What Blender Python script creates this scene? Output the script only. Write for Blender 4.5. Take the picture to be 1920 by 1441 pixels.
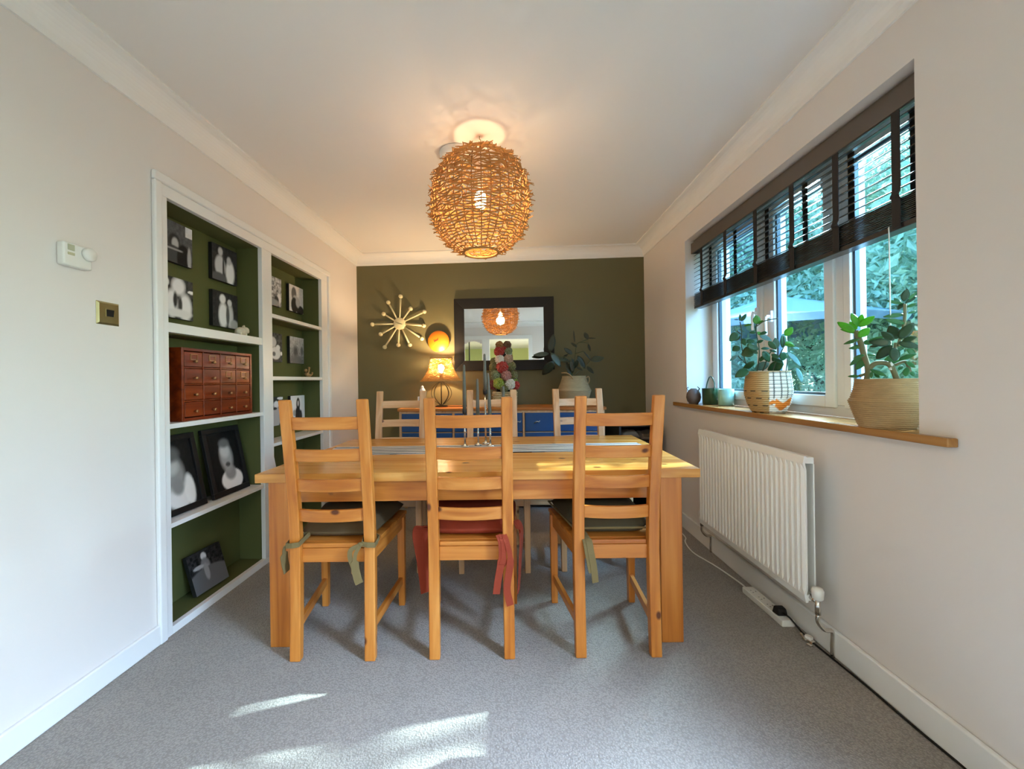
import bpy, bmesh, math, random
import numpy as np
from mathutils import Vector, Matrix
for o in list(bpy.data.objects): bpy.data.objects.remove(o)
SC = bpy.context.scene; COL = SC.collection
PI = math.pi
random.seed(7); rng = np.random.default_rng(7)

# ------------------------------------------------------------------ camera
cam = bpy.data.cameras.new('camera'); cam_o = bpy.data.objects.new('camera', cam); COL.objects.link(cam_o)
cam.sensor_width = 36.0; cam.sensor_fit = 'HORIZONTAL'; cam.lens = 36.0 * 750 / 1920
cam.shift_x = 48.18 / 1920; cam.shift_y = -7.21 / 1920; cam.clip_start = 0.05; cam.clip_end = 200
_y, _r = -0.0632, 0.0141
_X1 = Vector((math.cos(_y), -math.sin(_y), 0)); _F = Vector((math.sin(_y), math.cos(_y), 0)); _Z = Vector((0, 0, 1))
_R = math.cos(_r) * _X1 - math.sin(_r) * _Z; _U = math.sin(_r) * _X1 + math.cos(_r) * _Z
M = Matrix.Identity(4)
for i in range(3): M[i][0], M[i][1], M[i][2] = _R[i], _U[i], -_F[i]
M[2][3] = 1.093
cam_o.matrix_world = M
SC.camera = cam_o
# ------------------------------------------------------------------ light and exposure
SC.view_settings.view_transform = 'Standard'; SC.view_settings.look = 'None'
SC.view_settings.gamma = 1.0; SC.view_settings.use_curve_mapping = False
SC.view_settings.exposure = 0.80
SUN_DIR = Vector((0.927, 0.262, 0.64)).normalized()          # towards the sun
w = bpy.data.worlds.new('sky'); SC.world = w; w.use_nodes = True
nt = w.node_tree; nt.nodes.clear()
sky = nt.nodes.new('ShaderNodeTexSky'); sky.sky_type = 'NISHITA'; sky.sun_disc = False
sky.sun_elevation = math.asin(SUN_DIR.z); sky.sun_rotation = math.atan2(SUN_DIR.x, SUN_DIR.y)
sky.air_density = 1.2; sky.dust_density = 1.5; sky.ozone_density = 2.0
bgn = nt.nodes.new('ShaderNodeBackground'); bgn.inputs[1].default_value = 1.0
wo = nt.nodes.new('ShaderNodeOutputWorld')
tint = nt.nodes.new('ShaderNodeMix'); tint.data_type = 'RGBA'; tint.blend_type = 'MULTIPLY'; tint.inputs[0].default_value = 1; tint.inputs[7].default_value = (.66, .88, 1.06, 1)
nt.links.new(sky.outputs[0], tint.inputs[6]); nt.links.new(tint.outputs[2], bgn.inputs[0]); nt.links.new(bgn.outputs[0], wo.inputs[0])
sun = bpy.data.lights.new('sun', 'SUN'); sun.energy = 16.0; sun.angle = 0.009; sun.color = (1, .88, .82)
sun_o = bpy.data.objects.new('sun', sun); COL.objects.link(sun_o); sun_o.location = (9, 5, 8)
sun_o.rotation_euler = (-SUN_DIR).to_track_quat('-Z', 'Y').to_euler()
def area(name, loc, aim, sx, sy, power, color, spread=PI):
    l = bpy.data.lights.new(name, 'AREA'); l.shape = 'RECTANGLE'; l.spread = spread; l.size = sx; l.size_y = sy; l.energy = power; l.color = color
    o = bpy.data.objects.new(name, l); COL.objects.link(o); o.location = loc
    o.rotation_euler = (Vector(aim) - Vector(loc)).to_track_quat('-Z', 'Z').to_euler(); return o
area('patio_daylight_lamp', (2.5, -.30, 3.1), (.05, .95, 0), 1.7, 1.5, 180, (.68, .90, 1.26), 1.5)  # added area lamp, stands in for daylight through the patio door
area('window_fill_lamp', (3.1, 4.0, 3.0), (-.9, 1.9, .7), 1.4, 1.2, 420, (.95, .95, 1))  # added fill lamp outside the window, on top of the world sky
area('hall_fill_lamp', (-.2, -2.6, 2.30), (-.2, -2.6, 0), 1.4, 1.4, 70, (1, .95, .86))  # added fill lamp for the room beyond, no fixture stands there

# ------------------------------------------------------------------ helpers
def S(h):
    h = h.lstrip('#'); c = [int(h[i:i + 2], 16) / 255 for i in (0, 2, 4)]
    return tuple((x / 12.92 if x <= .04045 else ((x + .055) / 1.055) ** 2.4) for x in c)
def nodes(name):
    m = bpy.data.materials.new(name); m.use_nodes = True
    n = m.node_tree; b = n.nodes['Principled BSDF']; return m, n, b
def mat(name, col, rough=.6, metal=0., bump=0., bscale=200., var=0., vscale=6., spec=.5, sheen=0., coat=0., stretch=None):
    m, n, b = nodes(name); c4 = (*S(col), 1) if isinstance(col, str) else (*col, 1)
    b.inputs['Base Color'].default_value = c4; b.inputs['Roughness'].default_value = rough
    b.inputs['Metallic'].default_value = metal; b.inputs['Specular IOR Level'].default_value = spec
    if sheen: b.inputs['Sheen Weight'].default_value = sheen
    if coat: b.inputs['Coat Weight'].default_value = coat; b.inputs['Coat Roughness'].default_value = .15
    if var or bump:
        tc = n.nodes.new('ShaderNodeTexCoord'); mp = n.nodes.new('ShaderNodeMapping')
        n.links.new(tc.outputs['Object'], mp.inputs[0])
        if stretch: mp.inputs['Scale'].default_value = stretch
    if var:
        nz = n.nodes.new('ShaderNodeTexNoise'); nz.inputs['Scale'].default_value = vscale; nz.inputs['Detail'].default_value = 4
        n.links.new(mp.outputs[0], nz.inputs[0])
        mx = n.nodes.new('ShaderNodeMix'); mx.data_type = 'RGBA'
        n.links.new(nz.outputs[0], mx.inputs[0])
        mx.inputs[6].default_value = (*[max(0, x * (1 - var)) for x in c4[:3]], 1); mx.inputs[7].default_value = (*[min(1, x * (1 + var)) for x in c4[:3]], 1)
        n.links.new(mx.outputs[2], b.inputs['Base Color'])
    if bump:
        nz2 = n.nodes.new('ShaderNodeTexNoise'); nz2.inputs['Scale'].default_value = bscale; nz2.inputs['Detail'].default_value = 3
        n.links.new(mp.outputs[0], nz2.inputs[0])
        bp = n.nodes.new('ShaderNodeBump'); bp.inputs['Strength'].default_value = bump; bp.inputs['Distance'].default_value = .004
        n.links.new(nz2.outputs[0], bp.inputs['Height']); n.links.new(bp.outputs[0], b.inputs['Normal'])
    return m
def wood(name, axis, lo, mid, hi, knots=True, rough=.38):
    m, n, b = nodes(name); L = n.links.new
    tc = n.nodes.new('ShaderNodeTexCoord'); oi = n.nodes.new('ShaderNodeObjectInfo')
    ml = n.nodes.new('ShaderNodeMath'); ml.operation = 'MULTIPLY'; ml.inputs[1].default_value = 37.0
    L(oi.outputs['Random'], ml.inputs[0])
    ad = n.nodes.new('ShaderNodeVectorMath'); ad.operation = 'ADD'; L(tc.outputs['Object'], ad.inputs[0]); L(ml.outputs[0], ad.inputs[1])
    sc = [22, 22, 22]; sc['xyz'.index(axis)] = 1.1
    mp = n.nodes.new('ShaderNodeMapping'); mp.inputs['Scale'].default_value = sc; L(ad.outputs[0], mp.inputs[0])
    nz = n.nodes.new('ShaderNodeTexNoise'); nz.inputs['Scale'].default_value = 1.3; nz.inputs['Detail'].default_value = 5; nz.inputs['Distortion'].default_value = .5
    L(mp.outputs[0], nz.inputs[0])
    rp = n.nodes.new('ShaderNodeValToRGB'); e = rp.color_ramp.elements
    e[0].position = .28; e[0].color = (*S(lo), 1); e[1].position = .75; e[1].color = (*S(hi), 1)
    k = e.new(.5); k.color = (*S(mid), 1); L(nz.outputs[0], rp.inputs[0])
    out = rp.outputs[0]
    if knots:
        sc2 = [9, 9, 9]; sc2['xyz'.index(axis)] = 5.5
        mp2 = n.nodes.new('ShaderNodeMapping'); mp2.inputs['Scale'].default_value = sc2; L(ad.outputs[0], mp2.inputs[0])
        vo = n.nodes.new('ShaderNodeTexVoronoi'); vo.inputs['Scale'].default_value = 1.0; L(mp2.outputs[0], vo.inputs[0])
        r2 = n.nodes.new('ShaderNodeValToRGB'); q = r2.color_ramp.elements
        q[0].position = .065; q[0].color = (1, 1, 1, 1); q[1].position = .12; q[1].color = (0, 0, 0, 1); L(vo.outputs['Distance'], r2.inputs[0])
        mx = n.nodes.new('ShaderNodeMix'); mx.data_type = 'RGBA'; L(r2.outputs[0], mx.inputs[0]); L(out, mx.inputs[6]); mx.inputs[7].default_value = (*S('#5a2a10'), 1)
        out = mx.outputs[2]
    L(out, b.inputs['Base Color']); b.inputs['Roughness'].default_value = rough
    bp = n.nodes.new('ShaderNodeBump'); bp.inputs['Strength'].default_value = .08; bp.inputs['Distance'].default_value = .002
    L(nz.outputs[0], bp.inputs['Height']); L(bp.outputs[0], b.inputs['Normal'])
    return m
def attr_mat(name, rough=.5, bump=0., bscale=150):
    m, n, b = nodes(name); a = n.nodes.new('ShaderNodeAttribute'); a.attribute_name = 'Col'
    n.links.new(a.outputs['Color'], b.inputs['Base Color']); b.inputs['Roughness'].default_value = rough
    if bump:
        nz = n.nodes.new('ShaderNodeTexNoise'); nz.inputs['Scale'].default_value = bscale
        tc = n.nodes.new('ShaderNodeTexCoord'); n.links.new(tc.outputs['Object'], nz.inputs[0])
        bp = n.nodes.new('ShaderNodeBump'); bp.inputs['Strength'].default_value = bump; bp.inputs['Distance'].default_value = .003
        n.links.new(nz.outputs[0], bp.inputs['Height']); n.links.new(bp.outputs[0], b.inputs['Normal'])
    return m
def leaf_mat(name, col, trans=.35, rough=.35, var=.25):
    m, n, b = nodes(name); L = n.links.new
    oi = n.nodes.new('ShaderNodeTexCoord'); nz = n.nodes.new('ShaderNodeTexNoise'); nz.inputs['Scale'].default_value = 9
    L(oi.outputs['Object'], nz.inputs[0]); c = S(col)
    mx = n.nodes.new('ShaderNodeMix'); mx.data_type = 'RGBA'; L(nz.outputs[0], mx.inputs[0])
    mx.inputs[6].default_value = (*[x * (1 - var) for x in c], 1); mx.inputs[7].default_value = (*[min(1, x * (1 + var)) for x in c], 1)
    L(mx.outputs[2], b.inputs['Base Color']); b.inputs['Roughness'].default_value = rough
    tr = n.nodes.new('ShaderNodeBsdfTranslucent'); L(mx.outputs[2], tr.inputs[0])
    ms = n.nodes.new('ShaderNodeMixShader'); ms.inputs[0].default_value = trans
    L(b.outputs[0], ms.inputs[1]); L(tr.outputs[0], ms.inputs[2]); L(ms.outputs[0], n.nodes['Material Output'].inputs[0])
    return m
def emit_mat(name, col, strength):
    m, n, b = nodes(name); b.inputs['Base Color'].default_value = (*col, 1)
    b.inputs['Emission Color'].default_value = (*col, 1); b.inputs['Emission Strength'].default_value = strength; return m
def glass_mat(name, tint=(1, 1, 1), refl=.05):
    m, n, b = nodes(name); n.nodes.remove(b); L = n.links.new
    t = n.nodes.new('ShaderNodeBsdfTransparent'); t.inputs[0].default_value = (*tint, 1)
    g = n.nodes.new('ShaderNodeBsdfGlossy'); g.inputs['Roughness'].default_value = .02
    ms = n.nodes.new('ShaderNodeMixShader'); ms.inputs[0].default_value = refl
    L(t.outputs[0], ms.inputs[1]); L(g.outputs[0], ms.inputs[2]); L(ms.outputs[0], n.nodes['Material Output'].inputs[0]); return m

class MB:
    def __init__(s): s.v = []; s.f = []; s.c = []
    def add(s, vs, fs, col=None):
        b = len(s.v); s.v += [tuple(p) for p in vs]; s.f += [tuple(b + i for i in f) for f in fs]
        if col is not None: s.c += [col] * len(vs)
        return s
    def box(s, c, d, rot=None):
        x, y, z = d[0] / 2, d[1] / 2, d[2] / 2
        vs = [Vector(p) for p in [(-x, -y, -z), (x, -y, -z), (x, y, -z), (-x, y, -z), (-x, -y, z), (x, -y, z), (x, y, z), (-x, y, z)]]
        if rot is not None: vs = [rot @ p for p in vs]
        vs = [p + Vector(c) for p in vs]
        return s.add(vs, [(0, 3, 2, 1), (4, 5, 6, 7), (0, 1, 5, 4), (1, 2, 6, 5), (2, 3, 7, 6), (3, 0, 4, 7)])
    def span(s, a, b): return s.box([(a[i] + b[i]) / 2 for i in range(3)], [abs(b[i] - a[i]) for i in range(3)])
    def hexa(s, bot, top):
        return s.add(list(bot) + list(top), [(0, 3, 2, 1), (4, 5, 6, 7), (0, 1, 5, 4), (1, 2, 6, 5), (2, 3, 7, 6), (3, 0, 4, 7)])
    def tube(s, pts, r, n=8, caps=True):
        pts = [Vector(p) for p in pts]; rs = [float(q) for q in np.interp(np.linspace(0, 1, len(pts)), np.linspace(0, 1, len(r)), r)] if isinstance(r, (list, tuple)) else [r] * len(pts)
        rings = []; prev = None
        for i, p in enumerate(pts):
            t = (pts[min(i + 1, len(pts) - 1)] - pts[max(i - 1, 0)]);
            t = t.normalized() if t.length > 1e-9 else Vector((0, 0, 1))
            if prev is None:
                a = Vector((0, 0, 1)) if abs(t.z) < .9 else Vector((1, 0, 0)); u = t.cross(a).normalized()
            else:
                u = (prev - t * prev.dot(t)); u = u.normalized() if u.length > 1e-6 else t.cross(Vector((0, 1, 0))).normalized()
            prev = u; v = t.cross(u)
            rings.append([p + (u * math.cos(2 * PI * k / n) + v * math.sin(2 * PI * k / n)) * rs[i] for k in range(n)])
        vs = [q for ring in rings for q in ring]; fs = []
        for i in range(len(pts) - 1):
            for k in range(n):
                a, b = i * n + k, i * n + (k + 1) % n; fs.append((a, b, b + n, a + n))
        if caps: fs += [tuple(range(n))[::-1], tuple(range((len(pts) - 1) * n, len(pts) * n))]
        return s.add(vs, fs)
    def lathe(s, prof, c=(0, 0, 0), n=24, axis='z', caps=True):
        vs = []; fs = []
        for r, h in prof:
            for k in range(n):
                a = 2 * PI * k / n; x, y = r * math.cos(a), r * math.sin(a)
                p = (x, y, h) if axis == 'z' else ((h, x, y) if axis == 'x' else (y, h, x))
                vs.append(tuple(p[i] + c[i] for i in range(3)))
        for i in range(len(prof) - 1):
            for k in range(n):
                a, b = i * n + k, i * n + (k + 1) % n; fs.append((a, b, b + n, a + n))
        if caps:
            if prof[0][0] > 1e-6: fs.append(tuple(range(n))[::-1])
            if prof[-1][0] > 1e-6: fs.append(tuple(range((len(prof) - 1) * n, len(prof) * n)))
        return s.add(vs, fs)
    def ball(s, c, r, n=14, sq=(1, 1, 1)):
        pr = [(max(1e-5, math.sin(PI * i / (n // 2 + 2))), -math.cos(PI * i / (n // 2 + 2))) for i in range(n // 2 + 3)]
        vs = []; fs = []; k0 = n
        for a, h in pr:
            for k in range(n):
                t = 2 * PI * k / n; vs.append((c[0] + a * math.cos(t) * r * sq[0], c[1] + a * math.sin(t) * r * sq[1], c[2] + h * r * sq[2]))
        for i in range(len(pr) - 1):
            for k in range(n):
                a, b = i * n + k, i * n + (k + 1) % n; fs.append((a, b, b + n, a + n))
        return s.add(vs, fs)
    def ribbon(s, pts, width, thick=.0025, wd=(1, 0, 0)):
        pts = [Vector(p) for p in pts]; vs = []; fs = []; n = len(pts); W = [float(q) for q in np.interp(np.linspace(0, 1, n), np.linspace(0, 1, len(width)), width)] if isinstance(width, (list, tuple)) else [width] * n
        wdv = Vector(wd).normalized()
        for i, p in enumerate(pts):
            t = (pts[min(i + 1, n - 1)] - pts[max(i - 1, 0)]).normalized(); wv = (wdv - t * wdv.dot(t))
            wv = wv.normalized() if wv.length > 1e-4 else Vector((0, 1, 0)); nn = t.cross(wv)
            for a, b in ((-1, -1), (1, -1), (1, 1), (-1, 1)): vs.append(p + wv * a * W[i] / 2 + nn * b * thick / 2)
        for i in range(n - 1):
            for k in range(4): a, b = i * 4 + k, i * 4 + (k + 1) % 4; fs.append((a, b, b + 4, a + 4))
        fs += [(3, 2, 1, 0), tuple(range((n - 1) * 4, n * 4))]
        return s.add(vs, fs)
    def build(s, name, m, parent=None, smooth=False, bevel=0., seg=2, loc=None, rot=None, kind=None):
        me = bpy.data.meshes.new(name); me.from_pydata([tuple(p) for p in s.v], [], s.f)
        bm = bmesh.new(); bm.from_mesh(me); bmesh.ops.recalc_face_normals(bm, faces=bm.faces); bm.to_mesh(me); bm.free()
        if smooth: me.polygons.foreach_set('use_smooth', [True] * len(me.polygons))
        if s.c:
            ca = me.color_attributes.new('Col', 'FLOAT_COLOR', 'POINT'); ca.data.foreach_set('color', [x for q in s.c for x in (*q, 1.0)])
        me.materials.append(m); me.update()
        o = bpy.data.objects.new(name, me); COL.objects.link(o)
        if parent: o.parent = parent
        if loc: o.location = loc
        if rot: o.rotation_euler = rot
        if bevel:
            md = o.modifiers.new('bevel', 'BEVEL'); md.width = bevel; md.segments = seg; md.limit_method = 'ANGLE'; md.angle_limit = .6
            me.polygons.foreach_set('use_smooth', [True] * len(me.polygons))
            md.harden_normals = True
        if kind: o['kind'] = kind
        return o
def tag(o, label, cat, group=None):
    o['label'] = label; o['category'] = cat
    if group: o['group'] = group
    return o
def thing(name, label, cat, loc=(0, 0, 0), rz=0, group=None):
    o = bpy.data.objects.new(name, None); COL.objects.link(o); o.location = loc; o.rotation_euler = (0, 0, rz); o.empty_display_size = .05
    return tag(o, label, cat, group)
def struct(o): o['kind'] = 'structure'; return o
def dup(o, parent=None):
    c = o.copy(); COL.objects.link(c)
    if parent is not None: c.parent = parent
    for ch in list(o.children): dup(ch, c)
    return c
def link_copy(src, parent, name=None):
    c = src.copy(); COL.objects.link(c); c.parent = parent
    if name: c.name = name
    return c
def arc(c, r, a0, a1, n, plane='xz'):
    o = []
    for i in range(n + 1):
        a = a0 + (a1 - a0) * i / n; x, y = r * math.cos(a), r * math.sin(a)
        o.append({'xz': (c[0] + x, c[1], c[2] + y), 'xy': (c[0] + x, c[1] + y, c[2]), 'yz': (c[0], c[1] + x, c[2] + y)}[plane])
    return o
def smoothpath(pts, sub=6):
    P = [Vector(p) for p in pts]
    if len(P) < 3: return P
    P = [P[0] * 2 - P[1]] + P + [P[-1] * 2 - P[-2]]; o = []
    for i in range(1, len(P) - 2):
        for k in range(sub):
            t = k / sub; a, b, c, d = P[i - 1], P[i], P[i + 1], P[i + 2]
            o.append(.5 * ((2 * b) + (c - a) * t + (2 * a - 5 * b + 4 * c - d) * t * t + (3 * b - a - 3 * c + d) * t ** 3))
    o.append(P[-2]); return o
# leaf meshes: unit length along +y, width w, cupped, thin but solid
LEAVES = {}
def leaf_mesh(w, m, fold=.25, curl=.15, thick=.012, shape=.0):
    key = (round(w, 1), m.name, fold, curl, thick)
    if key in LEAVES: return LEAVES[key]
    w = max(.12, round(w, 1)); nL = 6; vs = []; fs = []
    for side in (1, -1):
        for i in range(nL + 1):
            t = i / nL; hw = .5 * w * (math.sin(PI * min(.985, max(.03, t ** (.85 + shape)))) ** .72) + .012
            for k in (-1, -.5, 0, .5, 1):
                x = hw * k; z = fold * abs(x) - curl * (t - .1) ** 2 + side * thick / 2 * (1 - .6 * abs(k))
                vs.append((x, t, z))
    row = 5; off = (nL + 1) * row
    for i in range(nL):
        for k in range(4):
            a = i * row + k; fs.append((a, a + 1, a + 1 + row, a + row)); fs.append((off + a, off + a + row, off + a + row + 1, off + a + 1))
        for k in (0, 4):
            a = i * row + k; fs.append((a, a + row, off + a + row, off + a))
    for i in (0, nL):
        for k in range(4): a = i * row + k; fs.append((a, a + 1, off + a + 1, off + a))
    me = bpy.data.meshes.new('leaf'); me.from_pydata(vs, [], fs)
    bm = bmesh.new(); bm.from_mesh(me); bmesh.ops.recalc_face_normals(bm, faces=bm.faces); bm.to_mesh(me); bm.free()
    me.polygons.foreach_set('use_smooth', [True] * len(me.polygons)); me.materials.append(m)
    LEAVES[key] = me; return me
def put_leaf(parent, base, tip, w, m, face, jit=0., **kw):
    """a leaf from base to tip (world), its flat side turned towards `face` (world vector)"""
    b = Vector(base); t = Vector(tip); d = t - b; L = d.length
    me = leaf_mesh(w, m, **kw); o = bpy.data.objects.new('leaf', me); COL.objects.link(o); o.parent = parent
    y = d.normalized(); z = Vector(face); z = z - y * z.dot(y); z = z.normalized() if z.length > 1e-4 else Vector((0, 0, 1)); x = y.cross(z)
    if jit:
        r = Matrix.Rotation(random.uniform(-jit, jit), 3, y); x = r @ x; z = r @ z
    mt = Matrix.Identity(4)
    for i in range(3): mt[i][0], mt[i][1], mt[i][2], mt[i][3] = x[i] * L, y[i] * L, z[i] * L, (b - parent.location)[i]
    o.matrix_local = mt; return o

# ------------------------------------------------------------------ materials
m_wall = mat('white_wall_paint', (.775, .72, .68), .75, bump=.05, bscale=90, var=.015, vscale=3)
m_ceil = mat('ceiling_paint', (.79, .76, .73), .85, bump=.06, bscale=40, var=.015, vscale=2)
m_cove = mat('cove_paint', (.84, .82, .79), .6)
m_trim = mat('white_gloss_paint', (.84, .83, .81), .35)
m_green = mat('olive_green_wall_paint', '#666040', .62, bump=.05, bscale=90, var=.03, vscale=3)
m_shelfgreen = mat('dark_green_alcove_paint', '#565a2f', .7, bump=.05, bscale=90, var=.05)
m_hallgreen = mat('pale_green_wall_paint', '#c3c98c', .7)
pz = dict(lo='#a85c1c', mid='#c2762c', hi='#d69045')
m_pine = {a: wood('pine_' + a, a, **pz) for a in 'xyz'}
m_pale = {a: wood('pale_pine_' + a, a, '#bd8a58', '#d2a577', '#e0bb92') for a in 'xyz'}
m_sillwood = wood('oak_sill_y', 'y', '#8a5c33', '#a8763f', '#bd8d55', knots=False, rough=.22)
m_mahog = {a: wood('mahogany_' + a, a, '#4c1606', '#722609', '#8f3d14', knots=False, rough=.3) for a in 'xyz'}
m_black = mat('black_satin', (.010, .009, .009), .5, spec=.25)
m_blackedge = mat('black_canvas_edge', (.01, .01, .01), .6)
m_silver = mat('silver_metal', (.72, .69, .64), .22, 1.)
m_brass = mat('antique_brass', '#b3a678', .3, 1., var=.1, vscale=30)
m_plastic = mat('white_plastic', (.80, .79, .74), .35)
m_cream = mat('cream_wood', '#d8cda4', .4, var=.06, vscale=20)
m_print = attr_mat('photo_print', .5); m_print.node_tree.nodes['Principled BSDF'].inputs['Specular IOR Level'].default_value = .12
m_glass = glass_mat('window_glass', (.74, .94, 1.), .05); m_clear = glass_mat('clear_glass', (.97, .98, .98), .05)  # window glass tinted cyan to stand in for blue daylight
m_upvc = mat('white_upvc', (.80, .82, .84), .3)
m_gasket = mat('grey_window_gasket', (.05, .08, .11), .5)
m_blind = mat('dark_wood_slat', '#2c2a2b', .28, var=.15, vscale=12, stretch=(1, .1, 1))
m_valance = mat('taupe_valance', '#5e544c', .5)
m_tape = mat('dark_ladder_tape', '#2a2524', .8, bump=.2, bscale=500)
m_rad = mat('white_radiator_enamel', (.91, .90, .86), .3)
def carpet():
    m, n, b = nodes('grey_loop_carpet'); L = n.links.new
    tc = n.nodes.new('ShaderNodeTexCoord')
    a = n.nodes.new('ShaderNodeTexNoise'); a.inputs['Scale'].default_value = 3.0; a.inputs['Detail'].default_value = 3; L(tc.outputs['Object'], a.inputs[0])
    v = n.nodes.new('ShaderNodeTexVoronoi'); v.inputs['Scale'].default_value = 170; L(tc.outputs['Object'], v.inputs[0])
    f = n.nodes.new('ShaderNodeTexNoise'); f.inputs['Scale'].default_value = 420; f.inputs['Detail'].default_value = 2; L(tc.outputs['Object'], f.inputs[0])
    mx = n.nodes.new('ShaderNodeMix'); mx.data_type = 'RGBA'; L(a.outputs[0], mx.inputs[0]); mx.inputs[6].default_value = (.34, .30, .258, 1); mx.inputs[7].default_value = (.43, .38, .33, 1)
    rp = n.nodes.new('ShaderNodeValToRGB'); rp.color_ramp.elements[0].position = .15; rp.color_ramp.elements[0].color = (1, 1, 1, 1); rp.color_ramp.elements[1].position = .75; rp.color_ramp.elements[1].color = (.55, .55, .55, 1); L(v.outputs['Distance'], rp.inputs[0])
    m2 = n.nodes.new('ShaderNodeMix'); m2.data_type = 'RGBA'; m2.blend_type = 'MULTIPLY'; m2.inputs[0].default_value = .8; L(mx.outputs[2], m2.inputs[6]); L(rp.outputs[0], m2.inputs[7])
    L(m2.outputs[2], b.inputs['Base Color']); b.inputs['Roughness'].default_value = .95; b.inputs['Specular IOR Level'].default_value = .1
    b.inputs['Sheen Weight'].default_value = .25
    ad = n.nodes.new('ShaderNodeMath'); ad.operation = 'SUBTRACT'; L(f.outputs[0], ad.inputs[0]); L(v.outputs['Distance'], ad.inputs[1])
    bp = n.nodes.new('ShaderNodeBump'); bp.inputs['Strength'].default_value = .7; bp.inputs['Distance'].default_value = .006; L(ad.outputs[0], bp.inputs['Height']); L(bp.outputs[0], b.inputs['Normal'])
    return m
m_carpet = carpet()

# ------------------------------------------------------------------ room shell
XL, XR, YF, YB, ZC = -1.504, 1.252, 3.838, -.87, 2.33
struct(MB().span((-2.0, -8.0, -.08), (1.56, 4.05, 0)).build('floor', m_carpet))
struct(MB().span((-2.0, -8.0, ZC), (1.60, 4.05, ZC + .12)).build('ceiling', m_ceil))
struct(MB().span((-1.85, YF, 0), (1.56, YF + .2, ZC)).build('wall_far', m_green))
b = MB()
b.span((-1.85, YB - .1, 0), (XL, 1.64, ZC)); b.span((-1.85, 3.18, 0), (XL, YF, ZC)); b.span((-1.85, 1.64, 1.95), (XL, 3.18, ZC)); b.span((-1.85, 1.64, 0), (-1.70, 3.18, 1.95))
struct(b.build('wall_left', m_wall))
b = MB(); XO = 1.56
WY0, WY1, WZ0, WZ1 = 1.315, 2.95, .912, 2.068
b.span((XR, YB - .1, 2.05), (XO, .62, ZC)); b.span((XR, YB - .1, 0), (XO, -.78, 2.05))
b.span((XR, .62, 0), (XO, WY0, ZC));  b.span((XR, WY1, 0), (XO, YF, ZC)); b.span((XR, WY0, 0), (XO, WY1, WZ0 - .03)); b.span((XR, WY0, WZ1), (XO, WY1, ZC))
struct(b.build('wall_right', m_wall))
b = MB()   # wall behind the camera: doorway and an arched internal window
b.span((XL, YB - .1, 0), (-1.0, YB, ZC)); b.span((-1.0, YB - .1, 0), (-.62, YB, .9)); b.span((-1.0, YB - .1, 1.95), (-.62, YB, ZC))
b.span((-.62, YB - .1, 0), (-.46, YB, ZC)); b.span((-.46, YB - .1, 1.97), (.37, YB, ZC)); b.span((.37, YB - .1, 0), (XR, YB, ZC))
for k in range(8):      # arched head of the opening
    x0 = -1.0 + .38 * k / 8; x1 = x0 + .38 / 8; xm = (x0 + x1) / 2; h = .07 * ((xm + .81) / .19) ** 2 + .01
    b.span((x0, YB - .1, 1.95 - h), (x1, YB, 1.95))
struct(b.build('wall_back', m_wall))
b = MB()
b.span((-2.0, -7.9, 0), (-1.9, YB - .1, ZC)); struct(b.build('wall_beyond_left', m_hallgreen))
struct(MB().span((-1.9, -8.0, 0), (1.6, -7.9, ZC)).build('wall_beyond_end', m_hallgreen))
b = MB(); b.span((1.45, -7.9, 0), (1.55, -5.6, ZC)); b.span((1.45, -5.6, 2.0), (1.55, -1.8, ZC)); b.span((1.45, -1.8, 0), (1.55, YB - .1, ZC))
struct(b.build('wall_beyond_right', m_hallgreen))
struct(MB().span((-1.9, YB - .1, 0), (-1.85, YB - .08, ZC)).build('wall_beyond_return', m_wall))
def prism(path_pts, frm, to):
    """sweep a closed 2-D outline given as 3-D start/end rings"""
    n = len(frm); return MB().add(list(frm) + list(to), [(i, (i + 1) % n, n + (i + 1) % n, n + i) for i in range(n)] + [tuple(range(n))[::-1], tuple(range(n, 2 * n))])
cp = [(0, 0), (0, -.098), (.010, -.098), (.012, -.088)]                 # (out from wall, below ceiling)
cp += [(.012 + .076 * (1 - math.cos(a)), -.088 + .076 * math.sin(a)) for a in [PI / 2 * i / 8 for i in range(1, 9)]]
cp += [(.10, -.010), (.10, 0)]
def cove(name, axis, wallc, sgn, a0, a1):
    A = []; B = []
    for o_, z_ in cp:
        m0, m1 = a0 + o_, a1 - o_
        if axis == 'y': A.append((wallc + sgn * o_, m0, ZC + z_)); B.append((wallc + sgn * o_, m1, ZC + z_))
        else: A.append((m0, wallc + sgn * o_, ZC + z_)); B.append((m1, wallc + sgn * o_, ZC + z_))
    struct(prism(None, A, B).build(name, m_cove))
cove('trim_1', 'y', XL, 1, YB, YF); cove('trim_2', 'y', XR, -1, YB, YF); cove('trim_3', 'x', YF, -1, XL, XR); cove('trim_4', 'x', YB, 1, XL, XR)
def skirt(name, p):
    b = MB()
    for a, c in p: b.span(a, c)
    struct(b.build(name, m_trim, bevel=.006))
skirt('baseboard_left', [((XL, YB, 0), (XL + .016, 1.60, .085))]); skirt('baseboard_left_far', [((XL, 3.215, 0), (XL + .016, YF, .085))])
skirt('baseboard_right', [((XR - .018, .66, 0), (XR, YF, .105))]); skirt('baseboard_far', [((XL + .017, YF - .016, 0), (XR - .019, YF, .085))])
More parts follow.
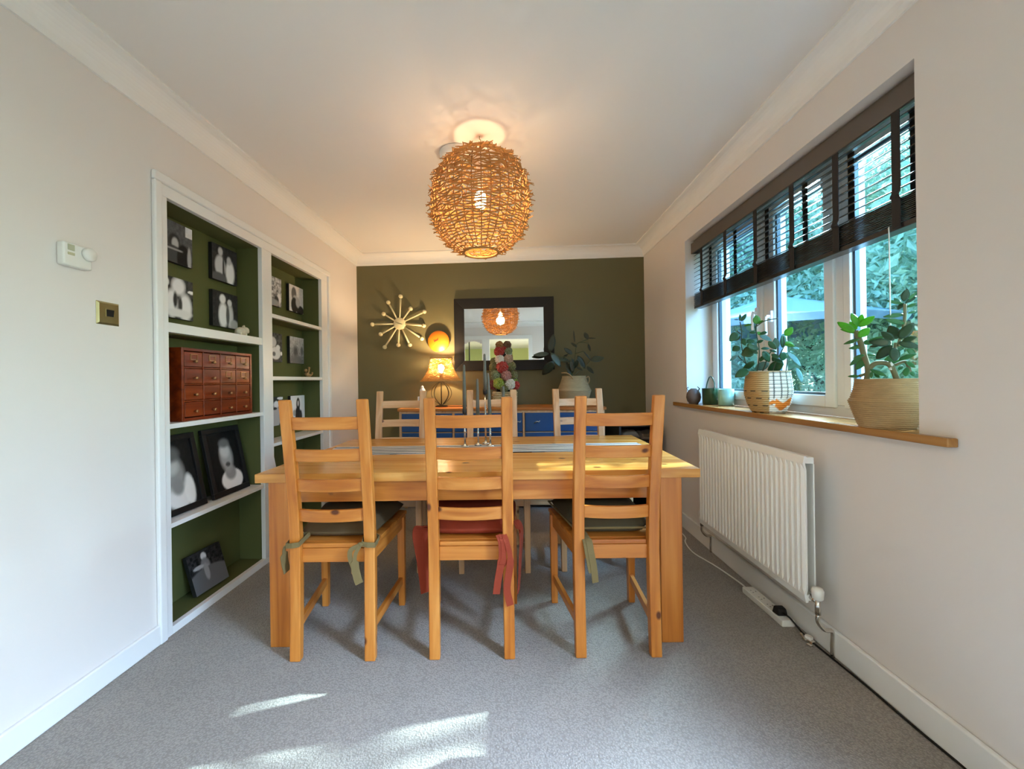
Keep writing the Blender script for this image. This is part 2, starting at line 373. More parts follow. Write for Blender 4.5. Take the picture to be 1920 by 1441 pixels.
# doorway architrave behind the camera
b = MB()
b.span((-1.06, YB, 1.97), (.45, YB + .02, 2.05)); b.span((-1.06, YB, 0), (-1.0, YB + .02, 1.97)); b.span((-.62, YB, 0), (-.46, YB + .02, 1.97)); b.span((.37, YB, 0), (.45, YB + .02, 1.97))
struct(b.build('door_1', m_trim, bevel=.004))
w2 = struct(MB().span((-.91, YB - .07, .9), (-.89, YB - .03, 1.93)).build('window_2', m_black))
struct(MB().span((-1.0, YB - .055, .9), (-.62, YB - .049, 1.95)).build('pane', m_clear, w2))
# patio door on the right wall behind the camera
d2 = MB()
d2.span((1.40, -.78, 0), (1.47, -.71, 2.05)); d2.span((1.40, .55, 0), (1.47, .62, 2.05)); d2.span((1.40, -.71, 1.98), (1.47, .55, 2.05)); d2.span((1.40, -.71, 0), (1.47, .55, .07)); d2.span((1.40, -.115, .07), (1.47, -.045, 1.98))
d2 = struct(d2.build('door_2', m_upvc, bevel=.005))
for y0, y1 in ((-.71, -.115), (-.045, .55)): MB().span((1.43, y0, .07), (1.436, y1, 1.98)).build('pane', m_clear, d2)
# ------------------------------------------------------------------ built-in alcove shelving
sh = thing('alcove_shelving', 'white framed built-in alcove shelving lined in dark green, left wall', 'shelving', (XL, 2.41, 0))
def W(x, y, z): return (x - XL, y - 2.41, z)
def sspan(b, a, c): return b.span(W(*a), W(*c))
b = MB()
sspan(b, (XL - .02, 1.62, .0), (XL + .006, 1.664, 1.915)); sspan(b, (XL - .02, 3.09, 0), (XL + .006, 3.20, 1.915)); sspan(b, (XL - .02, 2.33, .035), (XL + .006, 2.428, 1.915))
sspan(b, (XL - .02, 1.62, 1.915), (XL + .006, 3.20, 1.99)); sspan(b, (XL - .02, 1.664, 0), (XL + .006, 3.09, .035))
b.build('face_frame', m_trim, sh, bevel=.002)
b = MB()
sspan(b, (XL, 1.59, 1.965), (XL + .020, 3.225, 2.005)); sspan(b, (XL, 1.59, 0), (XL + .020, 1.628, 1.965)); sspan(b, (XL, 3.188, 0), (XL + .020, 3.225, 1.965))
b.build('architrave', m_trim, sh, bevel=.007, seg=3)
b = MB(); XBK = -1.662
sspan(b, (-1.685, 1.645, .0), (XBK, 3.175, 1.945)); sspan(b, (XBK, 1.645, 1.915), (XL - .02, 3.175, 1.945)); sspan(b, (XBK, 1.645, 0), (XL - .02, 3.175, .033))
sspan(b, (XBK, 1.645, .033), (XL - .02, 1.664, 1.915)); sspan(b, (XBK, 3.09, .033), (XL - .02, 3.175, 1.915)); sspan(b, (XBK, 2.33, .033), (XL - .02, 2.428, 1.915))
b.build('lining', m_shelfgreen, sh)
for z0, z1, y0, y1 in [(1.327, 1.370, 1.664, 2.33), (.900, .922, 1.664, 2.33), (.463, .484, 1.664, 2.33), (1.512, 1.536, 2.428, 3.09), (1.115, 1.139, 2.428, 3.09), (.695, .716, 2.428, 3.09), (.358, .378, 2.428, 3.09)]:
    b = MB(); sspan(b, (XBK, y0, z0), (XL + .002, y1, z1)); b.build('shelf', m_trim, sh, bevel=.002)
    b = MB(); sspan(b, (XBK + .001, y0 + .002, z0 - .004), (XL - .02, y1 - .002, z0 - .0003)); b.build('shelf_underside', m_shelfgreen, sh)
# -------- photographs on canvas
def field(blobs, bg, noise=.1, nscale=9, seed=0):
    r = np.random.default_rng(seed); g = r.random((40, 40)); g2 = r.random((14, 14))
    def f(u, v):
        x = bg(u, v) if callable(bg) else bg
        k = nscale; a = g[int(v * 39.9) % 40][int(u * 39.9) % 40]; c = g2[int(v * 13.9)][int(u * 13.9)]
        x += noise * ((a - .5) * .4 + (c - .5) * .7) * min(1, .25 + 2.5 * x)
        for cx, cy, rx, ry, val, soft in blobs:
            d = ((u - cx) / rx) ** 2 + ((v - cy) / ry) ** 2
            t = max(0., min(1., (1 + soft - d) / (2 * soft + 1e-6))); x = x * (1 - t) + val * t
        return max(.004, min(.85, x))
    return f
def print_mesh(f, w, h, tint=(1, 1, 1.03), n=44):
    b = MB(); vs = []; fs = []; 
    for j in range(n + 1):
        for i in range(n + 1):
            u, v = i / n, j / n; vs.append((0, u * w, v * h)); c = f(u, v); c = min(.88, c * 1.45); b.c.append((c * tint[0], c * tint[1], min(1, c * tint[2])))
    for j in range(n):
        for i in range(n): a = j * (n + 1) + i; fs.append((a, a + 1, a + n + 2, a + n + 1))
    b.v = vs; b.f = fs; return b
def canvas(label, y, z, f, x=-1.660, w=.2, h=.2, lean=0., rz=0., d=.022, group=None):
    t = thing('photo_canvas', label, 'picture', (x, y, z), rz); t.rotation_euler = (0, -lean, rz)
    MB().span((0, 0, 0), (d, w, h)).build('canvas_body', m_blackedge, t, bevel=.002)
    print_mesh(f, w - .001, h - .001).build('print', m_print, t, loc=(d + .0006, .0005, .0005)); return t
trees = lambda u, v: .05 + .05 * v + (.5 if (u > .78 and v > .74) else 0)
canvas('black and white canvas of a laughing face among dark trees, top left', 1.768, 1.692, field([(.45, .5, .17, .22, .03, .3), (.47, .47, .10, .15, .38, .4), (.40, .12, .45, .30, .05, .1), (.72, .15, .2, .36, .012, .15), (.9, .2, .06, .3, .3, .3), (.45, .33, .25, .03, .25, .3)], trees, .12, seed=1))
canvas('black and white canvas of a couple in pale clothes, upper right of four', 2.105, 1.68, field([(.3, .42, .20, .30, .45, .3), (.32, .83, .09, .12, .4, .5), (.43, .3, .04, .5, .05, .5), (.7, .3, .18, .35, .62, .4), (.66, .65, .09, .12, .38, .5), (.25, .08, .3, .15, .08, .3)], .03, .05, seed=2))
canvas('bright blurred black and white canvas of a family group, lower left of four', 1.768, 1.42, field([(.1, .85, .18, .14, .55, .2), (.55, .8, .2, .22, .6, .5), (.35, .35, .16, .34, .65, .4), (.75, .3, .2, .34, .6, .4), (.45, .45, .06, .2, .03, .5), (.6, .35, .06, .2, .04, .5), (.95, .72, .12, .04, .6, .2), (.1, .55, .14, .02, .5, .2), (.1, .38, .14, .02, .5, .2), (.55, .14, .4, .10, .55, .4)], .04, .12, seed=3))
canvas('black and white canvas of two standing people in white, lower right of four', 2.105, 1.42, field([(.4, .34, .18, .36, .6, .4), (.38, .8, .12, .13, .6, .4), (.68, .34, .13, .36, .42, .5), (.66, .73, .09, .1, .5, .4), (.58, .35, .07, .28, .08, .4), (.85, .12, .16, .14, .3, .4)], .025, .05, seed=4))
canvas('black and white canvas of a small figure in bright speckled woodland', 2.568, 1.635, field([(.86, .28, .1, .22, .6, .3), (.7, .2, .14, .16, .04, .3), (.4, .1, .5, .14, .25, .4)], lambda u, v: .2 + .18 * v, .5, seed=5))
canvas('black and white canvas of a person in a dark coat on pale ground', 2.868, 1.635, field([(.33, .68, .17, .26, .10, .2), (.42, .5, .16, .14, .32, .4), (.35, .25, .22, .3, .02, .2), (.75, .12, .3, .18, .02, .25), (.6, .4, .15, .2, .3, .4)], .48, .12, seed=6))
canvas('black and white canvas of a white flower bouquet on dark ground', 2.568, 1.245, field([(.6, .3, .3, .22, .5, .2), (.45, .68, .2, .18, .4, .3), (.75, .5, .12, .1, .55, .3), (.5, .27, .1, .08, .12, .4), (.95, .3, .06, .07, .6, .2)], .06, .22, seed=7))
canvas('misty grey canvas of a woodland path without people', 2.868, 1.245, field([(.4, .45, .16, .2, .07, .8), (.5, .1, .4, .2, .12, .6), (.85, .5, .1, .16, .1, .6)], lambda u, v: .13 + .22 * v, .2, seed=8))
canvas('black and white canvas of a person in a pale robe, beside the white one', 2.568, .80, field([(.55, .3, .3, .38, .35, .15), (.6, .74, .16, .12, .6, .3), (.5, .6, .14, .05, .04, .3), (.85, .95, .2, .05, .6, .2)], .04, .18, seed=9))
canvas('white canvas of a long-haired woman in dark clothes', 2.868, .80, field([(.52, .66, .13, .26, .03, .2), (.52, .70, .06, .11, .4, .3), (.5, .28, .19, .3, .02, .2), (.7, .2, .1, .24, .03, .25), (.25, .35, .1, .12, .3, .3)], .66, .04, seed=10))
canvas('dark canvas of a person on a stone wall, leaning at the bottom', 1.885, .036, field([(.45, .84, .08, .1, .5, .3), (.45, .6, .13, .2, .16, .3), (.25, .62, .16, .05, .3, .3), (.5, .38, .08, .22, .25, .3), (.5, .2, .7, .36, .09, .1), (.44, .45, .07, .22, .22, .3)], .015, .1, seed=11), x=-1.59, lean=.30, rz=-.06, w=.21)
canvas('white sheet canvas with a grey arched line, on the lowest right shelf', 2.436, .379, field([(.55, .5, .3, .42, .22, .1), (.55, .48, .26, .37, .62, .1), (.3, .2, .2, .1, .15, .4)], .65, .03, seed=12), x=-1.60, lean=.2, w=.19, h=.235)
def portrait(label, y, f):
    t = thing('portrait_frame', label, 'picture', (-1.575, y, .485)); t.rotation_euler = (0, -.20, 0)
    w, h, e = .283, .372, .028; b = MB()
    b.span((0, 0, 0), (.018, w, e)); b.span((0, 0, h - e), (.018, w, h)); b.span((0, 0, e), (.018, e, h - e)); b.span((0, w - e, e), (.018, w, h - e)); b.build('frame', m_black, t, bevel=.002)
    MB().span((0, e, e), (.006, w - e, h - e)).build('backing', m_blackedge, t)
    print_mesh(f, w - 2 * e, h - 2 * e, (1.0, .97, .93)).build('print', m_print, t, loc=(.0075, e, e)); return t
portrait('black framed blurred portrait in a ruffled white shirt, left of two', 1.668, field([(.5, .17, .34, .20, .55, .25), (.78, .22, .14, .24, .6, .3), (.47, .50, .25, .27, .22, .5), (.40, .62, .2, .13, .38, .6), (.45, .80, .22, .12, .10, .6), (.5, .3, .14, .12, .2, .5), (.16, .42, .16, .2, .012, .6)], .008, .015, seed=13))
portrait('black framed laughing portrait in a white round-neck shirt, right of two', 2.0, field([(.62, .14, .36, .19, .62, .12), (.6, .27, .19, .13, .2, .4), (.55, .56, .21, .26, .26, .5), (.53, .66, .15, .12, .42, .6), (.56, .42, .08, .04, .05, .5), (.55, .80, .17, .08, .12, .6)], .006, .012, seed=14))
# -------- drawer cabinet
cb = thing('card_index_cabinet', 'mahogany card-index cabinet of sixteen small drawers, on the alcove shelf', 'cabinet', (-1.655, 1.755, .923))
CW, CH, CD = .50, .345, .135
b = MB(); b.span((0, 0, 0), (CD, .014, CH)); b.span((0, CW - .014, 0), (CD, CW, CH)); b.span((0, .014, CH - .014), (CD, CW - .014, CH)); b.span((0, .014, 0), (CD, CW - .014, .014)); b.span((0, .014, .014), (.012, CW - .014, CH - .014))
for k in (1, 2, 3):
    y = .014 + (CW - .028) * k / 4; b.span((.012, y - .003, .014), (CD, y + .003, CH - .014)); z = .014 + (CH - .028) * k / 4; b.span((.012, .014, z - .003), (CD - .001, CW - .014, z + .003))
b.build('carcass', m_mahog['y'], cb, bevel=.0015)
m_knob = mat('dull_brass_knob', '#b58b62', .3, .9)
dw, dh = (CW - .028) / 4 - .010, (CH - .028) / 4 - .010; dm = None
for r in range(4):
    for c in range(4):
        y0 = .014 + (CW - .028) * c / 4 + .005; z0 = .014 + (CH - .028) * r / 4 + .005
        if dm is None:
            d = MB().span((0, 0, 0), (.09, dw, dh)).build('drawer', m_mahog['y'], cb, bevel=.0015); dm = d
            kb = MB().lathe([(.004, 0), (.003, .008), (.0075, .012), (.008, .017), (.004, .021), (.0001, .0215)], n=12, axis='x').build('knob', m_knob, d, smooth=True, loc=(.09, dw / 2, dh * .36))
            q = MB(); q.span((0, 0, 0), (.003, .044, .003)); q.span((0, 0, .025), (.003, .044, .028)); q.span((0, 0, .003), (.003, .003, .025)); q.span((0, .041, .003), (.003, .044, .025))
            lh = q.build('label_holder', m_knob, d, loc=(.0905, dw / 2 - .022, dh * .47))
        else:
            d = dm.copy(); COL.objects.link(d); d.parent = cb; link_copy(kb, d)
            if r == 3 or (r == 2 and c > 1): link_copy(lh, d)
        d.location = (CD - .092, y0, z0)
for ch in list(dm.children):
    if ch.name.startswith('label_holder'): bpy.data.objects.remove(ch)
# -------- small ornaments in the alcoves
m_bone = mat('bone_white_ceramic', '#cfc8b4', .5, bump=.3, bscale=60, var=.2, vscale=40)
t = thing('animal_ornament', 'small cream crouching animal ornament on the upper left shelf', 'ornament', (-1.56, 2.222, 1.3705))
b = MB().ball((0, 0, .026), .032, 14, (.8, 1.25, .8)).ball((.01, .026, .036), .019, 12).ball((.012, .040, .03), .010, 10); b.build('body', m_bone, t, smooth=True)
MB().ball((.006, .020, .056), .008, 8, (.6, .8, 1.3)).ball((-.008, .030, .055), .008, 8, (.6, .8, 1.3)).build('ears', m_bone, t, smooth=True)
b = MB()
for x, y in ((.012, .024), (.012, -.022), (-.014, .024), (-.014, -.022)): b.tube([(x, y, 0), (x, y, .02)], .008, 8)
b.build('feet', m_bone, t, smooth=True)
m_gold = mat('dull_gold_resin', '#a5875a', .45, .3, bump=.3, bscale=80)
t = thing('reclining_figure', 'small gold-brown figure with raised limbs on the right-hand shelf', 'ornament', (-1.56, 2.975, 1.1395))
MB().tube(smoothpath([(0, .035, .012), (0, .01, .016), (0, -.012, .018), (0, -.024, .03)]), [.008] + [.013] * 17 + [.010], 10).ball((0, -.026, .050), .0125, 12).build('body', m_gold, t, smooth=True)
MB().tube(smoothpath([(0, .0, .02), (.004, .010, .045), (0, .020, .066)]), .0065, 8).ball((0, .021, .070), .010, 10).build('arm', m_gold, t, smooth=True)
MB().tube(smoothpath([(0, .03, .012), (.008, .045, .018), (.006, .06, .036)]), .0062, 8).build('leg', m_gold, t, smooth=True)

# ------------------------------------------------------------------ dining table
A, B_, C_, D_ = Vector((-1.056, 1.574, 0)), Vector((.764, 1.684, 0)), Vector((.782, 2.688, 0)), Vector((-1.040, 2.560, 0))
TC = (A + B_ + C_ + D_) / 4
tb = thing('dining_table', 'large pine dining table with thick top and square legs', 'table', TC)
def tp(u, v, z):   # u, v in 0..1 over the top; result relative to the table's origin
    p = (A * (1 - u) + B_ * u) * (1 - v) + (D_ * (1 - u) + C_ * u) * v - TC; return Vector((p.x, p.y, z))
def tpm(du, dv, u0, v0, z): # du, dv metres from corner (u0,v0) inward
    return tp(u0 + (du / 1.81 if u0 == 0 else -du / 1.81), v0 + (dv / 1.0 if v0 == 0 else -dv / 1.0), z)
TZ = .722; N = 5; m_board = wood('lit_table_top_pine', 'x', '#b9752f', '#cf9044', '#e0a95e', rough=.27)  # boards in a paler pine, window and lamp shine put into their colour
q = [[tp(0, k / N, 0), tp(1, k / N, 0), tp(1, (k + 1) / N, 0), tp(0, (k + 1) / N, 0)] for k in range(N)]
for k in range(N):     # five glued boards
    g = .0006; lo = [p + Vector((0, 0, TZ - .036)) for p in q[k]]; hi = [p + Vector((0, 0, TZ)) for p in q[k]]
    for L_ in (lo, hi):
        L_[0] += Vector((0, g, 0)); L_[1] += Vector((0, g, 0)); L_[2] -= Vector((0, g, 0)); L_[3] -= Vector((0, g, 0))
    MB().hexa(lo, hi).build('board', m_board, tb, bevel=.0015)
for (u0, v0) in ((0, 0), (1, 0), (1, 1), (0, 1)):
    o_, s_ = .042 if u0 == 0 else .068, .020
    cs = [(o_, s_), (o_ + .09, s_), (o_ + .09, s_ + .09), (o_, s_ + .09)]
    MB().hexa([tpm(a, c, u0, v0, 0) for a, c in cs], [tpm(a, c, u0, v0, TZ - .0365) for a, c in cs]).build('leg', m_pine['z'], tb, bevel=.004)
for (p0, p1, ax) in [((.135, .060, 0, 0), (.165, .060, 1, 0), 'x'), ((.135, .060, 0, 1), (.165, .060, 1, 1), 'x'), ((.080, .115, 0, 0), (.080, .115, 0, 1), 'y'), ((.110, .115, 1, 0), (.110, .115, 1, 1), 'y')]:
    t_ = .024; a0 = tpm(*p0, 0); a1 = tpm(*p1, 0); nrm = Vector((-(a1 - a0).y, (a1 - a0).x, 0)).normalized() * t_ / 2; z0, z1 = .592, TZ - .037
    cs = [a0 - nrm, a1 - nrm, a1 + nrm, a0 + nrm]
    MB().hexa([c + Vector((0, 0, z0)) for c in cs], [c + Vector((0, 0, z1)) for c in cs]).build('apron', m_pine[ax], tb, bevel=.002)
# -------- runner
def runner_mat():
    m, n, b = nodes('striped_runner_cloth'); L = n.links.new
    tc = n.nodes.new('ShaderNodeTexCoord'); sx = n.nodes.new('ShaderNodeSeparateXYZ'); L(tc.outputs['Object'], sx.inputs[0])
    nz = n.nodes.new('ShaderNodeTexNoise'); nz.inputs['Scale'].default_value = 1.0; nz.inputs['Detail'].default_value = 3
    mp = n.nodes.new('ShaderNodeMapping'); mp.inputs['Scale'].default_value = (3, 130, 1); L(tc.outputs['Object'], mp.inputs[0]); L(mp.outputs[0], nz.inputs[0])
    wv = n.nodes.new('ShaderNodeMath'); wv.operation = 'MULTIPLY'; wv.inputs[1].default_value = 125; L(sx.outputs[1], wv.inputs[0])
    sn = n.nodes.new('ShaderNodeMath'); sn.operation = 'SINE'; L(wv.outputs[0], sn.inputs[0])
    m2 = n.nodes.new('ShaderNodeMath'); m2.operation = 'MULTIPLY_ADD'; m2.inputs[1].default_value = .34; L(sn.outputs[0], m2.inputs[0]); L(nz.outputs[0], m2.inputs[2])
    rp = n.nodes.new('ShaderNodeValToRGB'); rp.color_ramp.interpolation = 'CONSTANT'; e = rp.color_ramp.elements
    e[0].position = 0; e[0].color = (*S('#2e3440'), 1); e[1].position = .36; e[1].color = (*S('#8d9298'), 1); k = e.new(.47); k.color = (*S('#dcd9d0'), 1)
    L(m2.outputs[0], rp.inputs[0]); L(rp.outputs[0], b.inputs['Base Color']); b.inputs['Roughness'].default_value = .9; return m
ra = math.atan2(.12, 1.73)
rn = MB().span((-.86, -.125, 0), (.86, .125, .003)).build('table_runner', runner_mat(), bevel=.001, loc=(TC.x, TC.y + .04, TZ + .0003), rot=(0, 0, ra))
tag(rn, 'dark and white striped runner lying along the table', 'runner')
# -------- candlesticks and tapers
m_taper = mat('sage_grey_taper_wax', '#5c6058', .5); m_cup = mat('black_candle_cup', (.015, .015, .015), .4)
sticks = [(-.253, 2.125, .935, 1.180, 'leftmost, tall black-collared'), (-.186, 2.165, .90, 1.105, 'second from left, slim short'), (-.148, 2.215, 1.035, 1.243, 'tallest'), (-.118, 2.135, .895, 1.135, 'leaning fourth from left'), (-.047, 2.190, .93, 1.062, 'rightmost, shortest')]
for i, (x, y, zc, zt, w_) in enumerate(sticks):
    x, y, zc, zt = x * 1.05, y * 1.05, 1.093 + (zc - 1.093) * 1.05, 1.093 + (zt - 1.093) * 1.05
    t = thing('candlestick', 'slim silver candlestick on the runner, ' + w_ + ' candle in it', 'candlestick', (x, y, TZ + .0035), group='candlesticks on the table runner')
    z = zc - TZ - .0035
    MB().lathe([(.0001, 0), (.022, 0), (.023, .004), (.008, .010), (.006, .016)], n=18).build('foot', m_silver, t, smooth=True)
    MB().lathe([(.0052, .014), (.0052, z * .4), (.0075, z * .42), (.0052, z * .44), (.0052, z - .02)], n=12).build('stem', m_silver, t, smooth=True)
    MB().lathe([(.005, z - .022), (.012, z - .016), (.013, z + .008), (.011, z + .008), (.011, z - .002), (.0001, z - .002)], n=16).build('cup', m_cup if i in (0, 2, 4) else m_silver, t, smooth=True)
    h = zt - zc; lean = .035 if i == 3 else 0
    c = MB().lathe([(.0001, 0), (.0104, 0), (.0100, h * .3), (.0068, h * .97), (.004, h), (.0001, h)], n=14).build('taper_candle', m_taper, smooth=True, loc=(x, y, zc - .0008), rot=(0, -lean, 0))
    tag(c, 'sage grey taper candle standing in the ' + ['leftmost', 'second from left', 'tallest middle', 'fourth from left', 'rightmost'][i] + ' candlestick', 'candle', 'tapers on the table')

# ------------------------------------------------------------------ chairs
def chair_parts(t, M_):
    def post(s):
        b = MB(); x = s * .1475; hw = .0215
        prof = [(0, .006, .032), (.20, .016, .037), (.44, .022, .038), (.60, .010, .036), (.80, -.018, .032), (1.03, -.057, .026)]
        prof = [tuple(v) for v in np.array([[np.interp(z, [p[0] for p in prof], [p[k] for p in prof]) for k in range(3)] for z in np.linspace(0, 1.03, 13)])]
        for k in range(len(prof) - 1):
            z0, y0, d0 = prof[k]; z1, y1, d1 = prof[k + 1]
            if k == 0: b.add([(x - hw, y0 - d0 / 2, z0), (x + hw, y0 - d0 / 2, z0), (x + hw, y0 + d0 / 2, z0), (x - hw, y0 + d0 / 2, z0)], [(0, 3, 2, 1)])
            n = len(b.v); b.v += [(x - hw, y1 - d1 / 2, z1), (x + hw, y1 - d1 / 2, z1), (x + hw, y1 + d1 / 2, z1), (x - hw, y1 + d1 / 2, z1)]
            for q_ in range(4): b.f.append((n - 4 + q_, n - 4 + (q_ + 1) % 4, n + (q_ + 1) % 4, n + q_))
        n = len(b.v); b.f.append((n - 4, n - 3, n - 2, n - 1)); return b
    yb = lambda z: float(np.interp(z, [0, .20, .44, .60, .80, 1.03], [.006, .016, .022, .010, -.018, -.057]))
    for s in (-1, 1): post(s).build('rear_leg', M_['z'], t, bevel=.005)
    for z0, z1 in ((.914, .963), (.789, .837), (.668, .718), (.546, .595)):
        b = MB(); n = 10; th = .016
        for i in range(n + 1):
            u = -1 + 2 * i / n; x = u * .128; bow = -.018 * (1 - u * u)
            y0, y1 = yb(z0) + bow, yb(z1) + bow
            b.v += [(x, y0 - th / 2, z0), (x, y0 + th / 2, z0), (x, y1 + th / 2, z1), (x, y1 - th / 2, z1)]
        for i in range(n):
            for k in range(4): a, c = i * 4 + k, i * 4 + (k + 1) % 4; b.f.append((a, c, c + 4, a + 4))
        b.f += [(3, 2, 1, 0), (n * 4, n * 4 + 1, n * 4 + 2, n * 4 + 3)]
        b.build('back_slat', M_['x'], t, bevel=.003)
    seat = MB().hexa([(-.165, .05, .434), (.165, .05, .434), (.208, .43, .434), (-.208, .43, .434)], [(-.165, .05, .452), (.165, .05, .452), (.208, .43, .452), (-.208, .43, .452)])
    seat.span((-.126, .022, .434), (.126, .05, .452)); seat.build('seat', M_['x'], t, bevel=.004)
    MB().span((-.126, .020, .378), (.126, .040, .4335)).build('rear_rail', M_['x'], t, bevel=.002)
    MB().span((-.172, .385, .378), (.172, .405, .4335)).build('front_rail', M_['x'], t, bevel=.002)
    for s in (-1, 1):
        x0, x1 = s * .150, s * .186
        MB().hexa([(x0 - .01, .05, .378), (x0 + .01, .05, .378), (x1 + .01, .375, .378), (x1 - .01, .375, .378)], [(x0 - .01, .05, .4335), (x0 + .01, .05, .4335), (x1 + .01, .375, .4335), (x1 - .01, .375, .4335)]).build('side_rail', M_['y'], t, bevel=.002)
        x = s * .188; b = MB().hexa([(x - .015, .379, 0), (x + .015, .379, 0), (x + .015, .409, 0), (x - .015, .409, 0)], [(x - .018, .374, .4335), (x + .018, .374, .4335), (x + .018, .412, .4335), (x - .018, .412, .4335)])
        b.build('front_leg', M_['z'], t, bevel=.003)
        MB().hexa([(x0 - .009, .03, .105), (x0 + .009, .03, .105), (x1 + .009, .382, .105), (x1 - .009, .382, .105)], [(x0 - .009, .03, .14), (x0 + .009, .03, .14), (x1 + .009, .382, .14), (x1 - .009, .382, .14)]).build('stretcher', M_['y'], t, bevel=.002)
GRP = 'ladder-back pine chairs round the table'
spots = [(-.717, 1.533, .055, 'near left pine ladder-back chair with olive ties knotted on its posts'),
         (-.170, 1.568, .055, 'near middle pine ladder-back chair with a rust red seat cover'),
         (.405, 1.603, .055, 'near right pine ladder-back chair with a puffed olive cushion')]
proto = thing('dining_chair', spots[0][3], 'chair', (spots[0][0], spots[0][1], 0), spots[0][2], GRP); chair_parts(proto, m_pine); chairs = [proto]
for x, y, a, l in spots[1:]:
    c = dup(proto); c.location = (x, y, 0); c.rotation_euler.z = a; c['label'] = l; chairs.append(c)
far = [(-.752, 2.648, PI + .06, 'far left pine ladder-back chair backing onto the sideboard lamp'), (-.134, 2.668, PI + .06, 'far middle pine ladder-back chair behind the candlesticks'), (.449, 2.715, PI + .06, 'far right pale pine ladder-back chair below the rubber plant')]
proto2 = None
for x, y, a, l in far:
    if proto2 is None: proto2 = thing('dining_chair', l, 'chair', (x, y, 0), a, GRP); chair_parts(proto2, m_pale)
    else:
        c = dup(proto2); c.location = (x, y, 0); c.rotation_euler.z = a; c['label'] = l
# -------- cushions
def cushion_mesh(wf, wr, y0, y1, h, puff=.02, seed=0):
    r = random.Random(seed); n = 14; top = []; 
    b = MB(); ph = [r.uniform(0, 6) for _ in range(4)]
    def pt(i, j, side):
        u, v = -1 + 2 * i / n, -1 + 2 * j / n; y = y0 + (y1 - y0) * (v + 1) / 2; hw = wr + (wf - wr) * (v + 1) / 2
        e = (1 - abs(u) ** 5) * (1 - abs(v) ** 5); cr = 1 - .05 * (abs(u) * abs(v)) ** 3
        z = (h * .42 + (h * .58 + puff * math.sin(ph[0] + 3 * u) * .3 + puff * .25 * math.sin(ph[1] + 5 * v)) * e ** .5) if side else h * .42 * (1 - e ** .35)
        return (u * hw * cr, (y0 + y1) / 2 + (y - (y0 + y1) / 2) * cr, max(0.0005, z))
    for side in (0, 1):
        for j in range(n + 1):
            for i in range(n + 1): b.v.append(pt(i, j, side))
    o = (n + 1) ** 2
    for j in range(n):
        for i in range(n):
            a = j * (n + 1) + i; b.f.append((a, a + n + 1, a + n + 2, a + 1)); b.f.append((o + a, o + a + 1, o + a + n + 2, o + a + n + 1))
    ring = [i for i in range(n + 1)] + [(j + 1) * (n + 1) - 1 for j in range(1, n + 1)] + [o - 1 - i for i in range(1, n + 1)] + [(n - j) * (n + 1) for j in range(1, n)]
    for k in range(len(ring)): a, c = ring[k], ring[(k + 1) % len(ring)]; b.f.append((a, c, o + c, o + a))
    return b
m_olive = mat('olive_grey_cotton', '#564429', .9, bump=.35, bscale=60, var=.1, vscale=8)
m_rust = mat('rust_red_cotton', '#8a2f12', .85, bump=.35, bscale=50, var=.12, vscale=8)
m_dark = mat('charcoal_cotton', '#171414', .9, bump=.3, bscale=60)
m_tie = mat('olive_tie_tape', '#75633c', .9)
def cushion(ch, label, m, h, y0=.06, y1=.43, wf=.205, wr=.155, seed=0, z=.4525):
    a = ch.rotation_euler.z; t = thing('seat_cushion', label, 'cushion', (ch.location.x, ch.location.y, z), a)
    cushion_mesh(wf, wr, y0, y1, h, seed=seed).build('pad', m, t, smooth=True); return t
c1 = cushion(chairs[0], 'olive grey tied cushion on the near left chair', m_olive, .075, seed=1)
for s in (-1, 1):
    x = s * .1475; p = [(x - s * .03, .075, .022), (x - s * .028, .02, .016), (x - s * .024, -.012, .010), (x, -.018, .008), (x + s * .027, -.012, .005), (x + s * .0285, .02, .008), (x + s * .0275, .052, .012), (x + s * .005, .058, .018), (x - s * .03, .07, .022)]
    MB().ribbon(p, .020, .002, wd=(0, 0, 1)).build('tie', m_tie, c1)
MB().ball((.118, -.012, .008), .012, 10, (1, .6, .8)).build('knot', m_tie, c1, smooth=True)
MB().ribbon(smoothpath([(.118, -.016, .006), (.100, -.020, -.03), (.098, -.018, -.075), (.106, -.014, -.125), (.112, -.012, -.145)]), [.014] * 10 + [.03] * 15, .002, wd=(1, .3, 0)).build('tie_end', m_tie, c1)
MB().ribbon(smoothpath([(.115, -.018, .006), (.085, -.024, -.008), (.080, -.02, -.04), (.092, -.016, -.085)]), .018, .002, wd=(1, .3, 0)).build('tie_end', m_tie, c1)
MB().ribbon(smoothpath([(-.176, -.012, .008), (-.188, .0, -.02), (-.196, .02, -.07), (-.192, .03, -.115)]), [.016] * 8 + [.035] * 11, .002, wd=(.3, 1, 0)).build('tie_end', m_tie, c1)
c2 = cushion(chairs[1], 'rust red cushion with hanging side ties on the near middle chair', m_rust, .085, seed=2, wf=.212, wr=.168)
for s in (-1, 1):
    b = MB().ribbon(smoothpath([(s * .178, .075, .045), (s * .198, .082, .035), (s * .207, .085, 0), (s * .202, .088, -.09), (s * .196, .086, -.18), (s * .192, .085, -.235)]), [.05, .09, .08, .062, .05, .046], .003, wd=(.9, .5, 0) if s < 0 else (.25, 1, 0)); b.build('side_flap', m_rust, c2)
for dx, l_, k in ((.118, -.19, 0), (.142, -.235, 1), (.128, -.12, 0)):
    MB().ribbon(smoothpath([(dx - .01, -.004, .035), (dx, -.019, .01), (dx + .012 * k, -.022, -.06), (dx - .012 + .01 * k, -.020, l_ * .7), (dx - .02 + .03 * k, -.018, l_)]), [.02] * 12 + [.028] * 13, .0025, wd=(1, .2, 0)).build('tie_end', m_rust, c2)
c3 = cushion(chairs[2], 'puffed olive cushion with a loose tie on the near right chair', mat('olive_green_cotton', '#4b4530', .85, bump=.35, bscale=60, var=.1), .095, seed=3)
